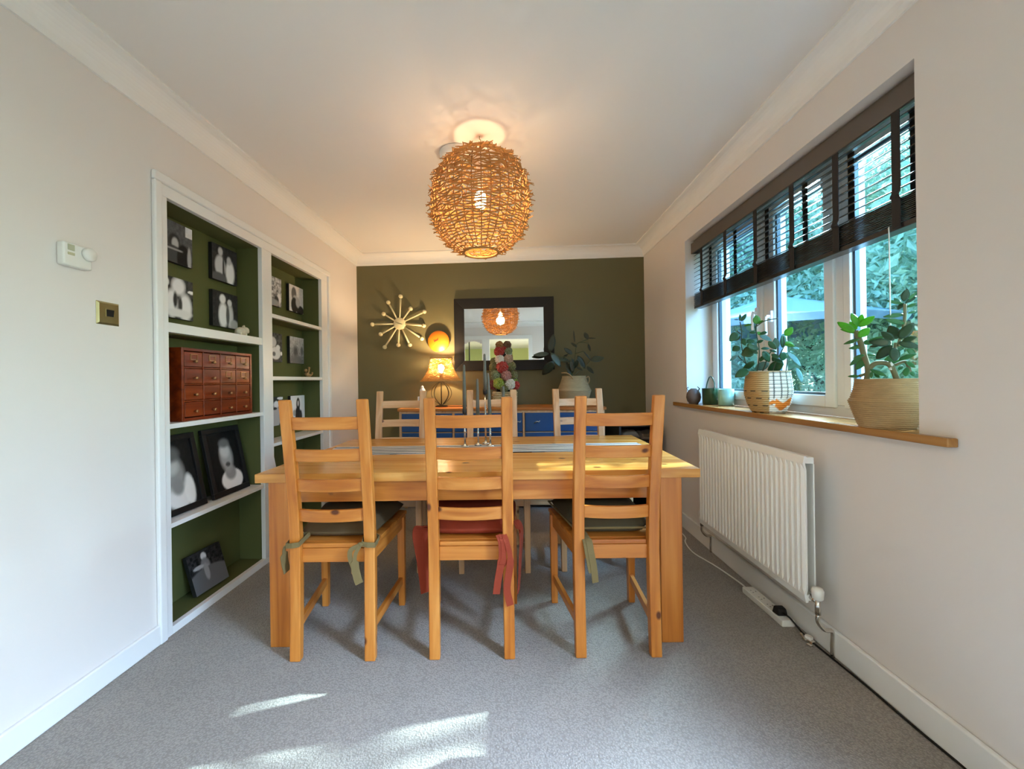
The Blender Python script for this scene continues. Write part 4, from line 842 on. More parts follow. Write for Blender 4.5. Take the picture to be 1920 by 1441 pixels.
# -------- venetian blind
BX = 1.325; bl = thing('venetian_blind', 'dark wooden slatted blind half drawn up in the window', 'blind', (BX, 2.13, 1.58)); y0, y1 = -.785, .795; Z = lambda z: z - 1.58
MB().span((-.038, y0 - .012, Z(1.972)), (-.026, y1 + .012, Z(2.045))).span((-.026, y0 - .012, Z(1.972)), (.028, y0, Z(2.045))).span((-.026, y1, Z(1.972)), (.028, y1 + .012, Z(2.045))).build('valance', m_valance, bl, bevel=.003)
MB().span((-.024, y0 + .002, Z(2.0)), (.026, y1 - .002, Z(2.062))).build('headrail', m_valance, bl)
sl = None; tilt = -.40
for i in range(10):
    z = Z(1.697 + .0295 * i)
    if sl is None:
        b = MB(); b.add([(-.025, y0, -.0015), (0, y0, .0008), (.025, y0, -.0015), (-.025, y1, -.0015), (0, y1, .0008), (.025, y1, -.0015), (-.025, y0, .0012), (0, y0, .0035), (.025, y0, .0012), (-.025, y1, .0012), (0, y1, .0035), (.025, y1, .0012)], [(0, 3, 4, 1), (1, 4, 5, 2), (6, 7, 10, 9), (7, 8, 11, 10), (0, 6, 9, 3), (2, 5, 11, 8), (0, 1, 7, 6), (1, 2, 8, 7), (3, 9, 10, 4), (4, 10, 11, 5)])
        sl = b.build('slat', m_blind, bl); s_ = sl
    else: s_ = link_copy(sl, bl)
    s_.location = (0, 0, z); s_.rotation_euler = (0, tilt, 0)
for i in range(13):
    s_ = link_copy(sl, bl); s_.location = (random.uniform(-.002, .002), random.uniform(-.003, .003), Z(1.604 + .0064 * i)); s_.rotation_euler = (0, 0, 0); s_.name = 'stacked_slat'
MB().span((-.026, y0, Z(1.580)), (.026, y1, Z(1.600))).build('bottom_rail', m_blind, bl, bevel=.003)
tys = [2.80, 2.50, 2.20, 1.925, 1.675, 1.425]
for y in tys:
    y -= 2.13
    MB().ribbon(smoothpath([(-.030, y, Z(1.985)), (-.030, y, Z(1.80)), (-.030, y, Z(1.715)), (-.040, y - .004, Z(1.690)), (-.031, y, Z(1.672)), (-.031, y, Z(1.585))], 4), .030, .002, (0, 1, 0)).build('ladder_tape', m_tape, bl)
    MB().ribbon(smoothpath([(.030, y, Z(1.985)), (.030, y, Z(1.80)), (.030, y, Z(1.715)), (.040, y - .004, Z(1.690)), (.031, y, Z(1.672)), (.031, y, Z(1.585))], 4), .030, .002, (0, 1, 0)).build('ladder_tape', m_tape, bl)
MB().tube([(-.028, 1.455 - 2.13, Z(1.60)), (-.026, 1.456 - 2.13, Z(1.14))], .0018, 6).tube([(-.026, 1.456 - 2.13, Z(1.14)), (-.026, 1.456 - 2.13, Z(1.11))], .006, 8).build('pull_cord', m_plastic, bl)
# -------- things on the sill
SZ = WZ0 + .0005
C1 = (1.30, 2.12, SZ); bk = thing('painted_basket', 'tan and white basket with black dashes and orange patch, on the sill', 'basket', C1)
pz_ = [(.066, 0), (.074, .006), (.092, .045), (.103, .09), (.104, .12), (.100, .16), (.094, .207)]; b = MB(); NT, NZ = 120, 80
tan, white, blk, org = S('#b8935c'), S('#e6ddca'), S('#2a211b'), S('#e07f1e')
va = math.atan2(-C1[1], -C1[0])
for j in range(NZ + 1):
    z = .207 * j / NZ; R = float(np.interp(z, [p[1] for p in pz_], [p[0] for p in pz_])) + .0014 * math.cos(2 * PI * j / 4)
    for i in range(NT):
        a = 2 * PI * i / NT; da = (a - va + PI) % (2 * PI) - PI       # da > 0: towards the right as seen from the table
        c = np.array(tan) * (.8 + .25 * ((i * 7 + j * 3) % 5) / 5)
        if z < .115 and j % 14 in (0, 1) and (i // 5 + j // 14) % 2 == 0: c = np.array(blk)
        if 0.05 < da < 2.4:
            c = np.array(white)
            if z > .075 and (j % 7 == 0 or i % 6 == 0): c = np.array(blk)
            if z <= .075 and j % 14 == 3 and (i // 4) % 2 == 0: c = np.array(blk) * 2
            zc = .045 + .012 * math.sin(da * 7); hw = .020 * (1 if .3 < da < 1.25 else max(0, .55 - abs(da - .2) * 1.4))
            if -.1 < da < 1.25 and abs(z - zc) < hw: c = np.array(org)
        b.v.append((R * math.cos(a), R * math.sin(a), z)); b.c.append(tuple(c))
for j in range(NZ):
    for i in range(NT): q, s_ = j * NT + i, j * NT + (i + 1) % NT; b.f.append((q, s_, s_ + NT, q + NT))
b.f.append(tuple(range(NT))[::-1]); b.build('woven_body', attr_mat('painted_weave', .75, .4, 120), bk, smooth=True)
MB().lathe([(.0001, .176), (.090, .176), (.088, .188), (.0001, .195)], n=28).build('soil', m_soil, bk)
MB().lathe([(.088, .19), (.094, .207), (.096, .209), (.0965, .204)], n=48, caps=False).build('rim', m_seag2, bk, smooth=True)
PEP = [((1.202, 2.18, 1.382), (1.204, 2.179, 1.42), 0.3), ((1.207, 2.177, 1.382), (1.227, 2.165, 1.42), 0.35), ((1.196, 2.184, 1.393), (1.18, 2.194, 1.395), 0.3), ((1.19, 2.187, 1.333), (1.183, 2.192, 1.362), 0.6), ((1.194, 2.185, 1.323), (1.164, 2.203, 1.282), 0.7), ((1.201, 2.181, 1.307), (1.173, 2.198, 1.289), 0.6), ((1.2, 2.181, 1.251), (1.172, 2.199, 1.233), 0.9), ((1.191, 2.187, 1.204), (1.159, 2.206, 1.18), 0.4), ((1.254, 2.148, 1.232), (1.205, 2.178, 1.21), 0.95), ((1.218, 2.17, 1.356), (1.245, 2.154, 1.36), 0.5), ((1.262, 2.143, 1.366), (1.263, 2.143, 1.41), 0.75), ((1.287, 2.128, 1.38), (1.264, 2.142, 1.368), 0.5), ((1.26, 2.144, 1.316), (1.237, 2.159, 1.321), 0.6), ((1.264, 2.142, 1.326), (1.283, 2.131, 1.307), 0.5), ((1.3, 2.12, 1.318), (1.272, 2.137, 1.31), 0.5), ((1.274, 2.136, 1.3), (1.315, 2.111, 1.272), 0.4), ((1.263, 2.143, 1.267), (1.286, 2.129, 1.28), 0.6), ((1.217, 2.171, 1.273), (1.26, 2.145, 1.279), 0.35), ((1.21, 2.175, 1.291), (1.222, 2.168, 1.255), 0.6), ((1.242, 2.156, 1.233), (1.266, 2.141, 1.212), 0.6), ((1.228, 2.164, 1.259), (1.27, 2.139, 1.231), 0.55), ((1.277, 2.134, 1.236), (1.309, 2.114, 1.239), 0.5), ((1.283, 2.13, 1.221), (1.31, 2.114, 1.168), 0.6), ((1.307, 2.115, 1.229), (1.333, 2.1, 1.218), 0.5), ((1.333, 2.1, 1.237), (1.328, 2.103, 1.288), 0.6), ((1.354, 2.087, 1.236), (1.358, 2.084, 1.307), 0.4), ((1.361, 2.082, 1.293), (1.386, 2.067, 1.331), 0.65), ((1.358, 2.085, 1.25), (1.392, 2.064, 1.24), 0.5), ((1.361, 2.082, 1.264), (1.393, 2.063, 1.247), 0.45), ((1.387, 2.067, 1.233), (1.419, 2.047, 1.229), 0.4), ((1.377, 2.073, 1.22), (1.398, 2.06, 1.211), 0.5), ((1.356, 2.086, 1.214), (1.354, 2.087, 1.171), 0.95), ((1.321, 2.107, 1.18), (1.355, 2.086, 1.163), 0.5), ((1.355, 2.086, 1.159), (1.298, 2.121, 1.127), 0.65), ((1.305, 2.117, 1.161), (1.252, 2.149, 1.133), 0.55), ((1.252, 2.15, 1.173), (1.208, 2.176, 1.127), 0.4), ((1.235, 2.16, 1.129), (1.182, 2.193, 1.097), 0.62), ((1.367, 2.079, 1.211), (1.416, 2.049, 1.144), 0.3), ((1.399, 2.059, 1.133), (1.428, 2.042, 1.064), 0.3), ((1.314, 2.111, 1.204), (1.339, 2.096, 1.186), 0.6), ((1.29, 2.126, 1.201), (1.273, 2.137, 1.172), 0.6), ((1.331, 2.101, 1.203), (1.317, 2.11, 1.17), 0.6), ((1.304, 2.117, 1.268), (1.331, 2.101, 1.227), 0.45)]
PEPS = [[(1.233, 2.161, 1.124), (1.223, 2.167, 1.159), (1.206, 2.178, 1.256), (1.207, 2.177, 1.331), (1.201, 2.181, 1.383)], [(1.262, 2.144, 1.123), (1.267, 2.14, 1.162), (1.271, 2.138, 1.231), (1.26, 2.144, 1.336), (1.264, 2.142, 1.366)], [(1.26, 2.144, 1.351), (1.292, 2.125, 1.377), (1.339, 2.096, 1.385)], [(1.317, 2.11, 1.121), (1.331, 2.101, 1.169), (1.358, 2.085, 1.245), (1.358, 2.084, 1.293)], [(1.363, 2.081, 1.115), (1.368, 2.078, 1.168), (1.367, 2.079, 1.211)], [(1.363, 2.081, 1.115), (1.399, 2.059, 1.133)], [(1.223, 2.167, 1.159), (1.191, 2.187, 1.204)], [(1.207, 2.177, 1.316), (1.19, 2.187, 1.333)], [(1.282, 2.131, 1.122), (1.304, 2.118, 1.2), (1.318, 2.109, 1.228)]]
pp = thing('peperomia_plant', 'leafy round-leaved plant growing from the painted basket on the sill', 'plant', (C1[0], C1[1], SZ + .19))
m_pl = leaf_mat('deep_green_round_leaf', '#2f5a35', .25, .3); m_pl2 = leaf_mat('fresh_green_leaf', '#5f9a3c', .5, .35); m_pl3 = leaf_mat('blue_green_leaf', '#6d9a94', .3, .25); m_ps = mat('thin_dark_stem', '#3a4630', .6)
view1 = Vector((C1[0], C1[1], 0)).normalized(); r_ = random.Random(21)
def near(v, p): return abs(v) < p
for s_ in PEPS: MB().tube(smoothpath([Vector(q) - pp.location for q in s_]), .0026, 6).build('stem', m_ps, pp, smooth=True)
bright = {9, 10, 11, 26, 27, 28, 13}; bluish = {7, 15, 24, 34, 37, 38, 29, 2}
for i, (a, c, w_) in enumerate(PEP):
    dy = r_.uniform(-.055, .03); a = Vector(a) + view1 * dy; c = Vector(c) + view1 * (dy + r_.uniform(-.02, .02))
    if c.x > 1.405: c.x = 1.405
    put_leaf(pp, a, c, w_ * 1.05, m_pl2 if i in bright else (m_pl3 if i in bluish else m_pl), -view1 + Vector((r_.uniform(-.4, .4), r_.uniform(-.4, .4), .45)), .3, fold=.1, curl=.12)
C2 = (1.290, 1.466, SZ)
belly('jade_basket', 'tan seagrass belly basket at the near end of the sill', C2, [(.071, 0), (.076, .01), (.088, .05), (.0985, .086), (.100, .092), (.094, .100), (.086, .13), (.0805, .163), (.082, .168)], m_seag2, coils=24)
JAD = [((1.231, 1.517, 1.249), (1.197, 1.547, 1.29), 0.4), ((1.234, 1.515, 1.245), (1.203, 1.541, 1.263), 0.3), ((1.239, 1.511, 1.268), (1.226, 1.521, 1.319), 0.5), ((1.241, 1.508, 1.276), (1.246, 1.504, 1.312), 0.5), ((1.241, 1.508, 1.266), (1.27, 1.483, 1.301), 0.45), ((1.24, 1.509, 1.228), (1.261, 1.491, 1.259), 0.6), ((1.236, 1.513, 1.257), (1.221, 1.526, 1.289), 0.4), ((1.241, 1.508, 1.22), (1.209, 1.537, 1.208), 0.33), ((1.251, 1.5, 1.203), (1.287, 1.469, 1.227), 0.3), ((1.25, 1.501, 1.204), (1.255, 1.496, 1.219), 0.6), ((1.242, 1.508, 1.192), (1.22, 1.527, 1.19), 0.4), ((1.249, 1.501, 1.168), (1.219, 1.527, 1.13), 0.3), ((1.253, 1.498, 1.152), (1.232, 1.516, 1.114), 0.5), ((1.25, 1.5, 1.164), (1.228, 1.519, 1.154), 0.35), ((1.253, 1.498, 1.168), (1.273, 1.481, 1.164), 0.3), ((1.248, 1.502, 1.188), (1.229, 1.519, 1.204), 0.4), ((1.3, 1.457, 1.199), (1.26, 1.492, 1.208), 0.5), ((1.305, 1.453, 1.208), (1.283, 1.472, 1.241), 0.5), ((1.311, 1.448, 1.213), (1.298, 1.459, 1.26), 0.6), ((1.315, 1.444, 1.212), (1.339, 1.423, 1.261), 0.5), ((1.313, 1.446, 1.201), (1.349, 1.414, 1.181), 0.42), ((1.302, 1.456, 1.191), (1.272, 1.481, 1.149), 0.5), ((1.304, 1.453, 1.183), (1.307, 1.451, 1.139), 0.6), ((1.32, 1.439, 1.204), (1.344, 1.419, 1.215), 0.5), ((1.286, 1.469, 1.2), (1.261, 1.491, 1.191), 0.4), ((1.324, 1.436, 1.34), (1.33, 1.431, 1.38), 0.5), ((1.324, 1.436, 1.338), (1.313, 1.445, 1.316), 0.45), ((1.327, 1.433, 1.334), (1.347, 1.416, 1.356), 0.3), ((1.322, 1.437, 1.335), (1.294, 1.462, 1.35), 0.3), ((1.329, 1.431, 1.319), (1.345, 1.417, 1.327), 0.35), ((1.318, 1.442, 1.336), (1.308, 1.45, 1.363), 0.4), ((1.324, 1.436, 1.297), (1.287, 1.468, 1.294), 0.25), ((1.324, 1.436, 1.264), (1.289, 1.466, 1.284), 0.25), ((1.333, 1.428, 1.344), (1.346, 1.416, 1.367), 0.3), ((1.331, 1.43, 1.296), (1.344, 1.418, 1.305), 0.4), ((1.314, 1.445, 1.144), (1.343, 1.419, 1.161), 0.4), ((1.326, 1.434, 1.136), (1.343, 1.419, 1.117), 0.5), ((1.306, 1.452, 1.13), (1.323, 1.437, 1.146), 0.4), ((1.333, 1.428, 1.102), (1.345, 1.418, 1.089), 0.6), ((1.325, 1.435, 1.088), (1.328, 1.433, 1.119), 0.5), ((1.314, 1.445, 1.11), (1.321, 1.439, 1.125), 0.5), ((1.306, 1.452, 1.132), (1.294, 1.462, 1.155), 0.5), ((1.261, 1.491, 1.113), (1.291, 1.465, 1.09), 0.3), ((1.264, 1.489, 1.105), (1.263, 1.49, 1.083), 0.4), ((1.24, 1.509, 1.09), (1.216, 1.531, 1.09), 0.25), ((1.269, 1.484, 1.101), (1.278, 1.476, 1.083), 0.4), ((1.302, 1.455, 1.16), (1.286, 1.469, 1.138), 0.4), ((1.331, 1.43, 1.263), (1.344, 1.419, 1.242), 0.4), ((1.33, 1.431, 1.181), (1.343, 1.419, 1.157), 0.5)]
JADS = [[(1.252, 1.499, 1.06), (1.256, 1.495, 1.113), (1.248, 1.502, 1.172), (1.241, 1.508, 1.22), (1.234, 1.515, 1.253)], [(1.256, 1.495, 1.113), (1.273, 1.48, 1.135), (1.298, 1.459, 1.126), (1.312, 1.447, 1.069)], [(1.3, 1.457, 1.126), (1.304, 1.453, 1.16), (1.309, 1.449, 1.202)], [(1.312, 1.446, 1.19), (1.324, 1.436, 1.264), (1.326, 1.434, 1.331)], [(1.306, 1.452, 1.126), (1.326, 1.434, 1.136), (1.333, 1.428, 1.102)], [(1.256, 1.495, 1.101), (1.239, 1.51, 1.09)]]
jp = thing('jade_plant', 'jade plant with thick paddle leaves in the near sill basket', 'plant', (C2[0], C2[1], SZ + .145))
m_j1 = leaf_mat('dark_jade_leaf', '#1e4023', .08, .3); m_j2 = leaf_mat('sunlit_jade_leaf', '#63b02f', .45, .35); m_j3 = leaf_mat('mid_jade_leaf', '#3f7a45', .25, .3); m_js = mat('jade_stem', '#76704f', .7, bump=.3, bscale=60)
view2 = Vector((C2[0], C2[1], 0)).normalized()
for i, s_ in enumerate(JADS): MB().tube(smoothpath([Vector(q) - jp.location for q in s_]), (.0085, .008, .005, .0042, .005, .005)[i], 8).build('stem', m_js, jp, smooth=True)
for i, (a, c, w_) in enumerate(JAD):
    dy = -.05 if 16 <= i <= 24 else r_.uniform(-.03, .04); a = Vector(a) + view2 * dy; c = Vector(c) + view2 * (dy + r_.uniform(-.015, .02))
    if c.x > 1.405: c.x = 1.405
    if c.y < 1.335 and c.x > 1.245: c.y = 1.335
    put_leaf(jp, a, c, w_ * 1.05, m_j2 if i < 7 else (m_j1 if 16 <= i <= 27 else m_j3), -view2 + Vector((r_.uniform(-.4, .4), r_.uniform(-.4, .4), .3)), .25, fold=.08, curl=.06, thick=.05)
m_jug = mat('grey_brown_glazed_pottery', '#6a5a52', .35, var=.3, vscale=18)
jg = thing('round_jug', 'small rounded grey-brown pottery vase at the far end of the sill', 'vase', (1.262, 2.868, SZ))
MB().lathe([(.0001, 0), (.028, 0), (.030, .004), (.041, .02), (.047, .045), (.044, .068), (.034, .09), (.02, .102), (.016, .106), (.0001, .104)], n=28).build('body', m_jug, jg, smooth=True)
for a, l_ in ((2.6, .03), (.2, .034), (-.9, .028)): MB().tube(smoothpath([(.03 * math.cos(a), .03 * math.sin(a), .085), (.042 * math.cos(a), .042 * math.sin(a), .105), (.03 * math.cos(a), .03 * math.sin(a), .085 + l_)]), .0022, 6).build('sprig', m_ps, jg, smooth=True)
m_gp = mat('dark_green_metal', '#35523c', .3, coat=.3)
gp = thing('watering_pot', 'small dark green pot with a tall hoop handle, on the sill', 'pot', (1.338, 2.785, SZ))
MB().lathe([(.0001, 0), (.047, 0), (.051, .004), (.053, .105), (.055, .108), (.050, .108), (.048, .02), (.0001, .016)], n=32).build('body', m_gp, gp, smooth=True)
MB().tube(smoothpath([(-.005, -.058, .095), (.0, -.05, .14), (.0, -.022, .178), (.0, 0, .186), (.0, .022, .178), (.0, .05, .14), (-.005, .058, .095)]), .0038, 8).build('hoop_handle', m_gp, gp, smooth=True)
o = MB().lathe([(.0001, 0), (.040, 0), (.044, .004), (.046, .105), (.042, .105), (.040, .02), (.0001, .016)], n=28).build('plant_pot', mat('pale_aqua_glaze', '#9fcfbf', .3), smooth=True, loc=(1.372, 2.66, SZ)); tag(o, 'small pale aqua pot beside the green hoop-handled pot', 'pot')

# ------------------------------------------------------------------ radiator and floor clutter by the right wall
rd = thing('radiator', 'white fluted panel radiator under the window', 'radiator', (XR, 2.11, .195)); L_ = .895; H_ = .58
b = MB(); NF = 27; vs = []; prof = []
for k in range(NF):
    u0 = .012 + (L_ - .024) * k / NF; d_ = (L_ - .024) / NF
    prof += [(u0, -.100), (u0 + d_ * .12, -.100), (u0 + d_ * .30, -.092), (u0 + d_ * .62, -.092), (u0 + d_ * .80, -.100)]
prof = [(0, -.094)] + prof + [(L_ - .012, -.100), (L_, -.094)]
zb = [.0, .030, .055, H_ - .055, H_ - .030, H_]
for j, z in enumerate(zb):
    for u, x in prof:
        xx = x if j in (2, 3) else (-.100 if j in (1, 4) else -.094); vs.append((xx, u - L_ / 2, z))
n_ = len(prof)
fs = [(j * n_ + i, j * n_ + i + 1, (j + 1) * n_ + i + 1, (j + 1) * n_ + i) for j in range(len(zb) - 1) for i in range(n_ - 1)]
b.add(vs, fs); o = b.build('front_panel', m_rad, rd); sm = o.modifiers.new('solid', 'SOLIDIFY'); sm.thickness = .010; sm.offset = 0
MB().span((-.092, -L_ / 2 + .004, .004), (-.058, L_ / 2 - .004, .03)).span((-.092, -L_ / 2 + .004, H_ - .03), (-.058, L_ / 2 - .004, H_ - .004)).span((-.062, -L_ / 2 + .004, .03), (-.056, L_ / 2 - .004, H_ - .03)).build('back_panel', m_rad, rd, bevel=.003)
for y in (-.3, .3): MB().span((-.056, y - .02, .08), (-.0005, y + .02, H_ - .08)).build('wall_bracket', m_rad, rd)
for s_ in (-1, 1):
    y = s_ * (L_ / 2 + .028); b = MB(); b.tube([(-.075, s_ * (L_ / 2 - .012), .02), (-.075, y, .02)], .011, 10); b.tube([(-.075, y, .03), (-.075, y, -.03)], .010, 10); b.tube(smoothpath([(-.075, y, -.03), (-.075, y, -.06), (-.05, y, -.09), (-.0225, y, -.095), (-.0225, y, -.15), (-.0225, y, -.194)], 4), .0075, 8); b.build('valve_pipe', m_silver, rd, smooth=True)
    MB().lathe([(.013, .028), (.019, .034), (.021, .062), (.016, .074), (.0001, .076)], c=(-.075, y, 0), n=16).build('valve_cap', m_plastic, rd, smooth=True)
ex = thing('extension_lead', 'white four-way extension block lying along the skirting', 'extension lead', (1.185, 1.965, .0005), .03)
MB().span((-.028, -.145, 0), (.028, .145, .030)).build('block', m_plastic, ex, bevel=.005)
for k in range(4):
    y = -.09 + .062 * k; b = MB()
    for dx, dy, a, c in ((.010, 0, .003, .008), (-.008, -.010, .006, .003), (-.008, .010, .006, .003)): b.span((dx - a / 2, y + dy - c / 2, .0295), (dx + a / 2, y + dy + c / 2, .0306))
    if k: b.build('socket_holes', m_blackedge, ex)
MB().tube(smoothpath([(0, .145, .014), (.01, .24, .006), (-.015, .42, .006), (-.055, .60, .006), (-.03, .76, .006), (.012, .86, .006), (.02, 1.1, .006)]), .004, 7).build('white_flex', m_plastic, ex, smooth=True)
pg = thing('black_plug', 'black plug with its cable in the end of the extension block', 'plug', (1.185, 1.875, .031), .03)
b = MB(); b.hexa([(-.022, -.026, 0), (.022, -.026, 0), (.026, .014, 0), (-.026, .014, 0)], [(-.017, -.022, .032), (.017, -.022, .032), (.020, .010, .032), (-.020, .010, .032)]); b.build('plug_body', m_black, pg, bevel=.006, seg=3)
MB().tube(smoothpath([(.0, -.024, .015), (.006, -.06, .012), (.018, -.12, -.018), (.024, -.20, -.026), (.030, -.40, -.026), (.026, -.56, -.026), (.030, -.75, -.026), (.034, -.95, -.026)]), .0038, 7).build('cable', m_black, pg, smooth=True)
cl = thing('cable_clip', 'small clear and silver cable clip by the skirting', 'clip', (1.205, 1.725, .0005), .4)
b = MB(); b.span((-.012, -.020, 0), (.012, .020, .012)); b.span((-.03, -.026, 0), (-.012, -.008, .006)); b.tube([(-.016, .0, .008), (-.002, .028, .020)], .005, 8); b.build('clip_body', m_silver, cl, bevel=.002)
MB().span((-.009, -.012, .012), (.010, .012, .026)).build('clip_jaw', m_plastic, cl, bevel=.003)

# ------------------------------------------------------------------ garden
m_ground = mat('garden_ground', '#5c6a48', .95, var=.4, vscale=2); m_bark = mat('tree_bark', '#4a4034', .9, bump=.6, bscale=30)
struct(MB().span((1.57, -8, -.35), (40, 40, -.25)).build('ground', m_ground))
def leaves_mesh(n, cen, rad, size, m, seed, hole=True, shell=.35):
    r = np.random.default_rng(seed); K = len(cen); ci = r.integers(0, K, n); d = r.normal(size=(n, 3)); d /= np.linalg.norm(d, axis=1)[:, None]
    p = np.array(cen)[ci] + d * (np.array(rad)[ci])[:, None] * (shell + (1 - shell) * r.random(n) ** .4)[:, None] * np.array([1, 1, .85])
    keep = (p[:, 2] > -.2) & (p[:, 0] > 1.9)
    if hole:      # gap cut in the canopy so the sun lights a patch of floor
        s = np.array(SUN_DIR); t = p[:, 2] / s[2]; fx = p[:, 0] - s[0] * t; fy = p[:, 1] - s[1] * t
        inside = (fx > -1.15) & (fx < .15) & (fy > .55) & (fy < 1.55); keep &= ~(inside & (r.random(n) < .972))
    p = p[keep]; n = len(p)
    a = r.normal(size=(n, 3)); a /= np.linalg.norm(a, axis=1)[:, None]; q = r.normal(size=(n, 3)); c = np.cross(a, q); c /= np.linalg.norm(c, axis=1)[:, None]; nn = np.cross(a, c)
    s_ = (size * (.6 + .8 * r.random(n)))[:, None]
    V = np.stack([p - a * s_, p + c * s_ * .42 + nn * s_ * .12, p + a * s_, p - c * s_ * .42 + nn * s_ * .12], 1).reshape(-1, 3)
    me = bpy.data.meshes.new('crown'); idx = np.arange(4 * n).reshape(-1, 4)
    f = np.concatenate([idx[:, [0, 1, 2]], idx[:, [0, 2, 3]]])
    me.from_pydata(V.tolist(), [], f.tolist()); me.materials.append(m); me.update(); return me
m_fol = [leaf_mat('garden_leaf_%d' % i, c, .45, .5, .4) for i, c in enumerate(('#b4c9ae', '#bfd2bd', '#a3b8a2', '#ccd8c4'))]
def tree(name, label, x, y, h, cen, rad, n, size, m, seed, group='garden trees'):
    t = thing(name, label, 'tree', (x, y, -.25), group=group); cen = [Vector(c) for c in cen]
    me = leaves_mesh(n, [tuple(c) for c in cen], rad, size, m, seed); o = bpy.data.objects.new('crown', me); COL.objects.link(o); o.parent = t; o.location = -t.location; o['kind'] = 'stuff'
    b = MB(); top = Vector((.1, .1, h)); b.tube(smoothpath([(0, 0, 0), (.05, -.04, h * .4), tuple(top)]), [.12, .115, .11, .105, .1, .095, .09, .085, .08, .075, .07, .06, .05], 9)
    for c in cen: e = c - t.location; s0 = Vector((.05, 0, h * .5)); b.tube([s0, (s0 + e) / 2 + Vector((0, 0, .15)), e], [.05, .035, .015], 6)
    b.build('trunk', m_bark, t, smooth=True)
def cl_(r, n, x, y, z, sx, sy, sz, R): return [(x + r.uniform(-sx, sx), y + r.uniform(-sy, sy), z + r.uniform(-sz, sz)) for _ in range(n)], [R * r.uniform(.75, 1.25) for _ in range(n)]
rr = random.Random(4)
specs = [('leafy_tree', 'broad garden tree beyond the right pane of the window', 6.0, 6.3, 2.4, (5.8, 6.2, 2.6, .9, .9, 1.6, .95), 26000, .055, 0),
         ('leafy_tree', 'tall garden tree overhanging behind the parasol', 6.2, 8.6, 2.6, (6.0, 8.4, 3.2, 1.6, 1.2, 1.9, 1.2), 28000, .070, 1),
         ('leafy_tree', 'garden tree beyond the left pane of the window', 4.6, 10.2, 2.4, (4.6, 10.4, 2.9, 1.1, 1.5, 1.9, 1.2), 22000, .072, 2),
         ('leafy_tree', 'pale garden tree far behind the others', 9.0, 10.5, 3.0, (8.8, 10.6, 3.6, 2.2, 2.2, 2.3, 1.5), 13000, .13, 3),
         ('leafy_tree', 'garden tree added close by to screen the sun', 7.2, 3.9, 3.2, (7.0, 3.7, 4.4, 1.4, 1.3, 2.2, 1.3), 17000, .10, 0),  # crown added in the sun's path to keep it off the table
         ('leafy_tree', 'garden tree added off the near end of the house wall to screen the sun', 6.6, 1.8, 3.0, (6.4, 1.8, 4.2, 1.4, 1.2, 2.0, 1.3), 14000, .10, 2)]  # another crown added to block the sun beside the canopy gap
for i, (nm, lb, x, y, h, c, n, sz, mi_) in enumerate(specs):
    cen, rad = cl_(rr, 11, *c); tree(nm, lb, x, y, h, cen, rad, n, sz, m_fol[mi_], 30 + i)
def shrub(label, x, y, R, n, seed, mi_, size=.06):
    t = thing('garden_shrub', label, 'shrub', (x, y, -.25), group='garden shrubs'); r = random.Random(seed)
    cen, rad = cl_(r, 6, x, y, R * .7 - .2, R * .5, R * .5, R * .4, R * .6); me = leaves_mesh(n, cen, rad, size, m_fol[mi_], seed, hole=False)
    o = bpy.data.objects.new('foliage', me); COL.objects.link(o); o.parent = t; o.location = -t.location; o['kind'] = 'stuff'
    b = MB()
    for c in cen: b.tube([(0, 0, 0), tuple(Vector(c) - t.location)], [.03, .01], 6)
    b.build('stems', m_bark, t)
for i, (x, y, R, mi_) in enumerate(((5.2, 6.4, 1.0, 1), (4.3, 7.6, .9, 3), (6.6, 6.6, 1.2, 2), (5.6, 9.0, 1.2, 0), (3.9, 9.6, 1.0, 1), (7.5, 8.0, 1.3, 3))):
    shrub('bushy garden shrub below the trees, ' + ['by the parasol pole', 'left of the parasol pole', 'at the right end of the bed', 'behind the parasol', 'farthest to the left', 'farthest to the right'][i], x, y, R, 5200, 60 + i, mi_)
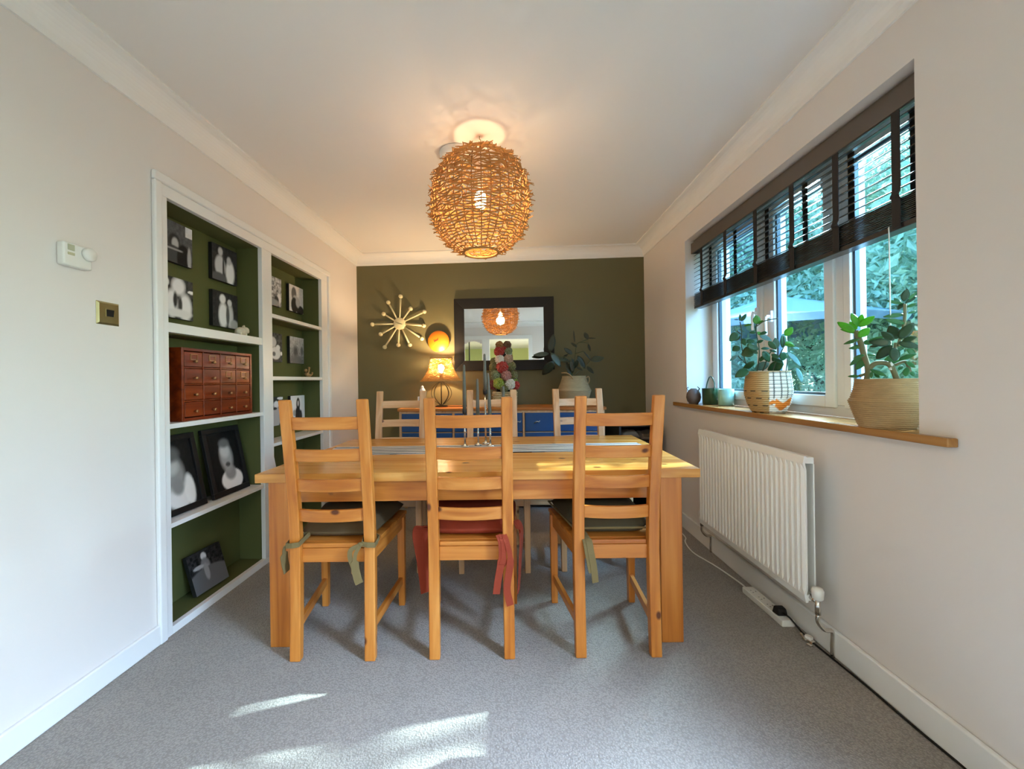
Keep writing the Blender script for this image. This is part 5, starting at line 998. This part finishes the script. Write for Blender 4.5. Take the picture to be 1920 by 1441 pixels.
def grass(label, x, y, seed):
    t = thing('grass_clump', label, 'plant', (x, y, -.25), group='grass clumps below the window'); r = random.Random(seed); b = MB()
    for k in range(120):
        a = r.uniform(0, 6.28); q = r.uniform(.15, .5); h = r.uniform(.5, .95); s_ = (r.uniform(-.12, .12), r.uniform(-.12, .12))
        b.ribbon([(s_[0], s_[1], 0), (s_[0] + q * .35 * math.cos(a), s_[1] + q * .35 * math.sin(a), h * .7), (s_[0] + q * .8 * math.cos(a), s_[1] + q * .8 * math.sin(a), h * .98), (s_[0] + q * 1.3 * math.cos(a), s_[1] + q * 1.3 * math.sin(a), h * .85)], [.014, .016, .012, .004], .002, (math.sin(a), -math.cos(a), .1))
    b.build('blades', m_fol[3], t, kind='stuff')
for i, (x, y) in enumerate(((2.7, 4.7), (3.2, 5.6), (2.5, 4.0), (3.6, 5.0), (2.35, 3.5))): grass('arching grass clump outside, ' + ['behind the round-leaved plant', 'by the parasol foot', 'left of the middle pane', 'at the back of the group', 'nearest to the house wall'][i], x, y, 80 + i)
m_par = mat('blue_grey_canopy_cloth', '#a3b2c8', .8)
pa = thing('garden_parasol', 'blue-grey garden parasol open behind the window', 'parasol', (3.75, 5.95, -.25)); R = 1.35
b = MB(); 
for k in range(8):
    a0, a1 = 2 * PI * k / 8, 2 * PI * (k + 1) / 8; P0 = Vector((0, 0, 2.50)); p = [Vector((R * math.cos(a), R * math.sin(a), 2.08)) for a in (a0, a1)]; dn = Vector((0, 0, -.10)); inn = Vector((0, 0, -.012))
    q = MB(); q.v = [P0, p[0], p[1], p[0] + dn, p[1] + dn, P0 + inn, p[0] + inn, p[1] + inn]; q.f = [(0, 1, 2), (5, 7, 6), (1, 3, 4, 2), (6, 7, 4, 3), (0, 5, 6, 1), (0, 2, 7, 5)]
    q.build('canopy_panel', m_par, pa)
    MB().tube([(0, 0, 2.47), tuple(p[0] * .99 - Vector((0, 0, .03)))], .008, 6).build('rib', m_silver, pa)
MB().tube([(0, 0, 0), (0, 0, 2.56)], .024, 10).build('pole', m_silver, pa, smooth=True); MB().lathe([(.0001, 0), (.26, 0), (.26, .05), (.05, .09), (.0001, .09)], n=20).build('base', m_gasket, pa)
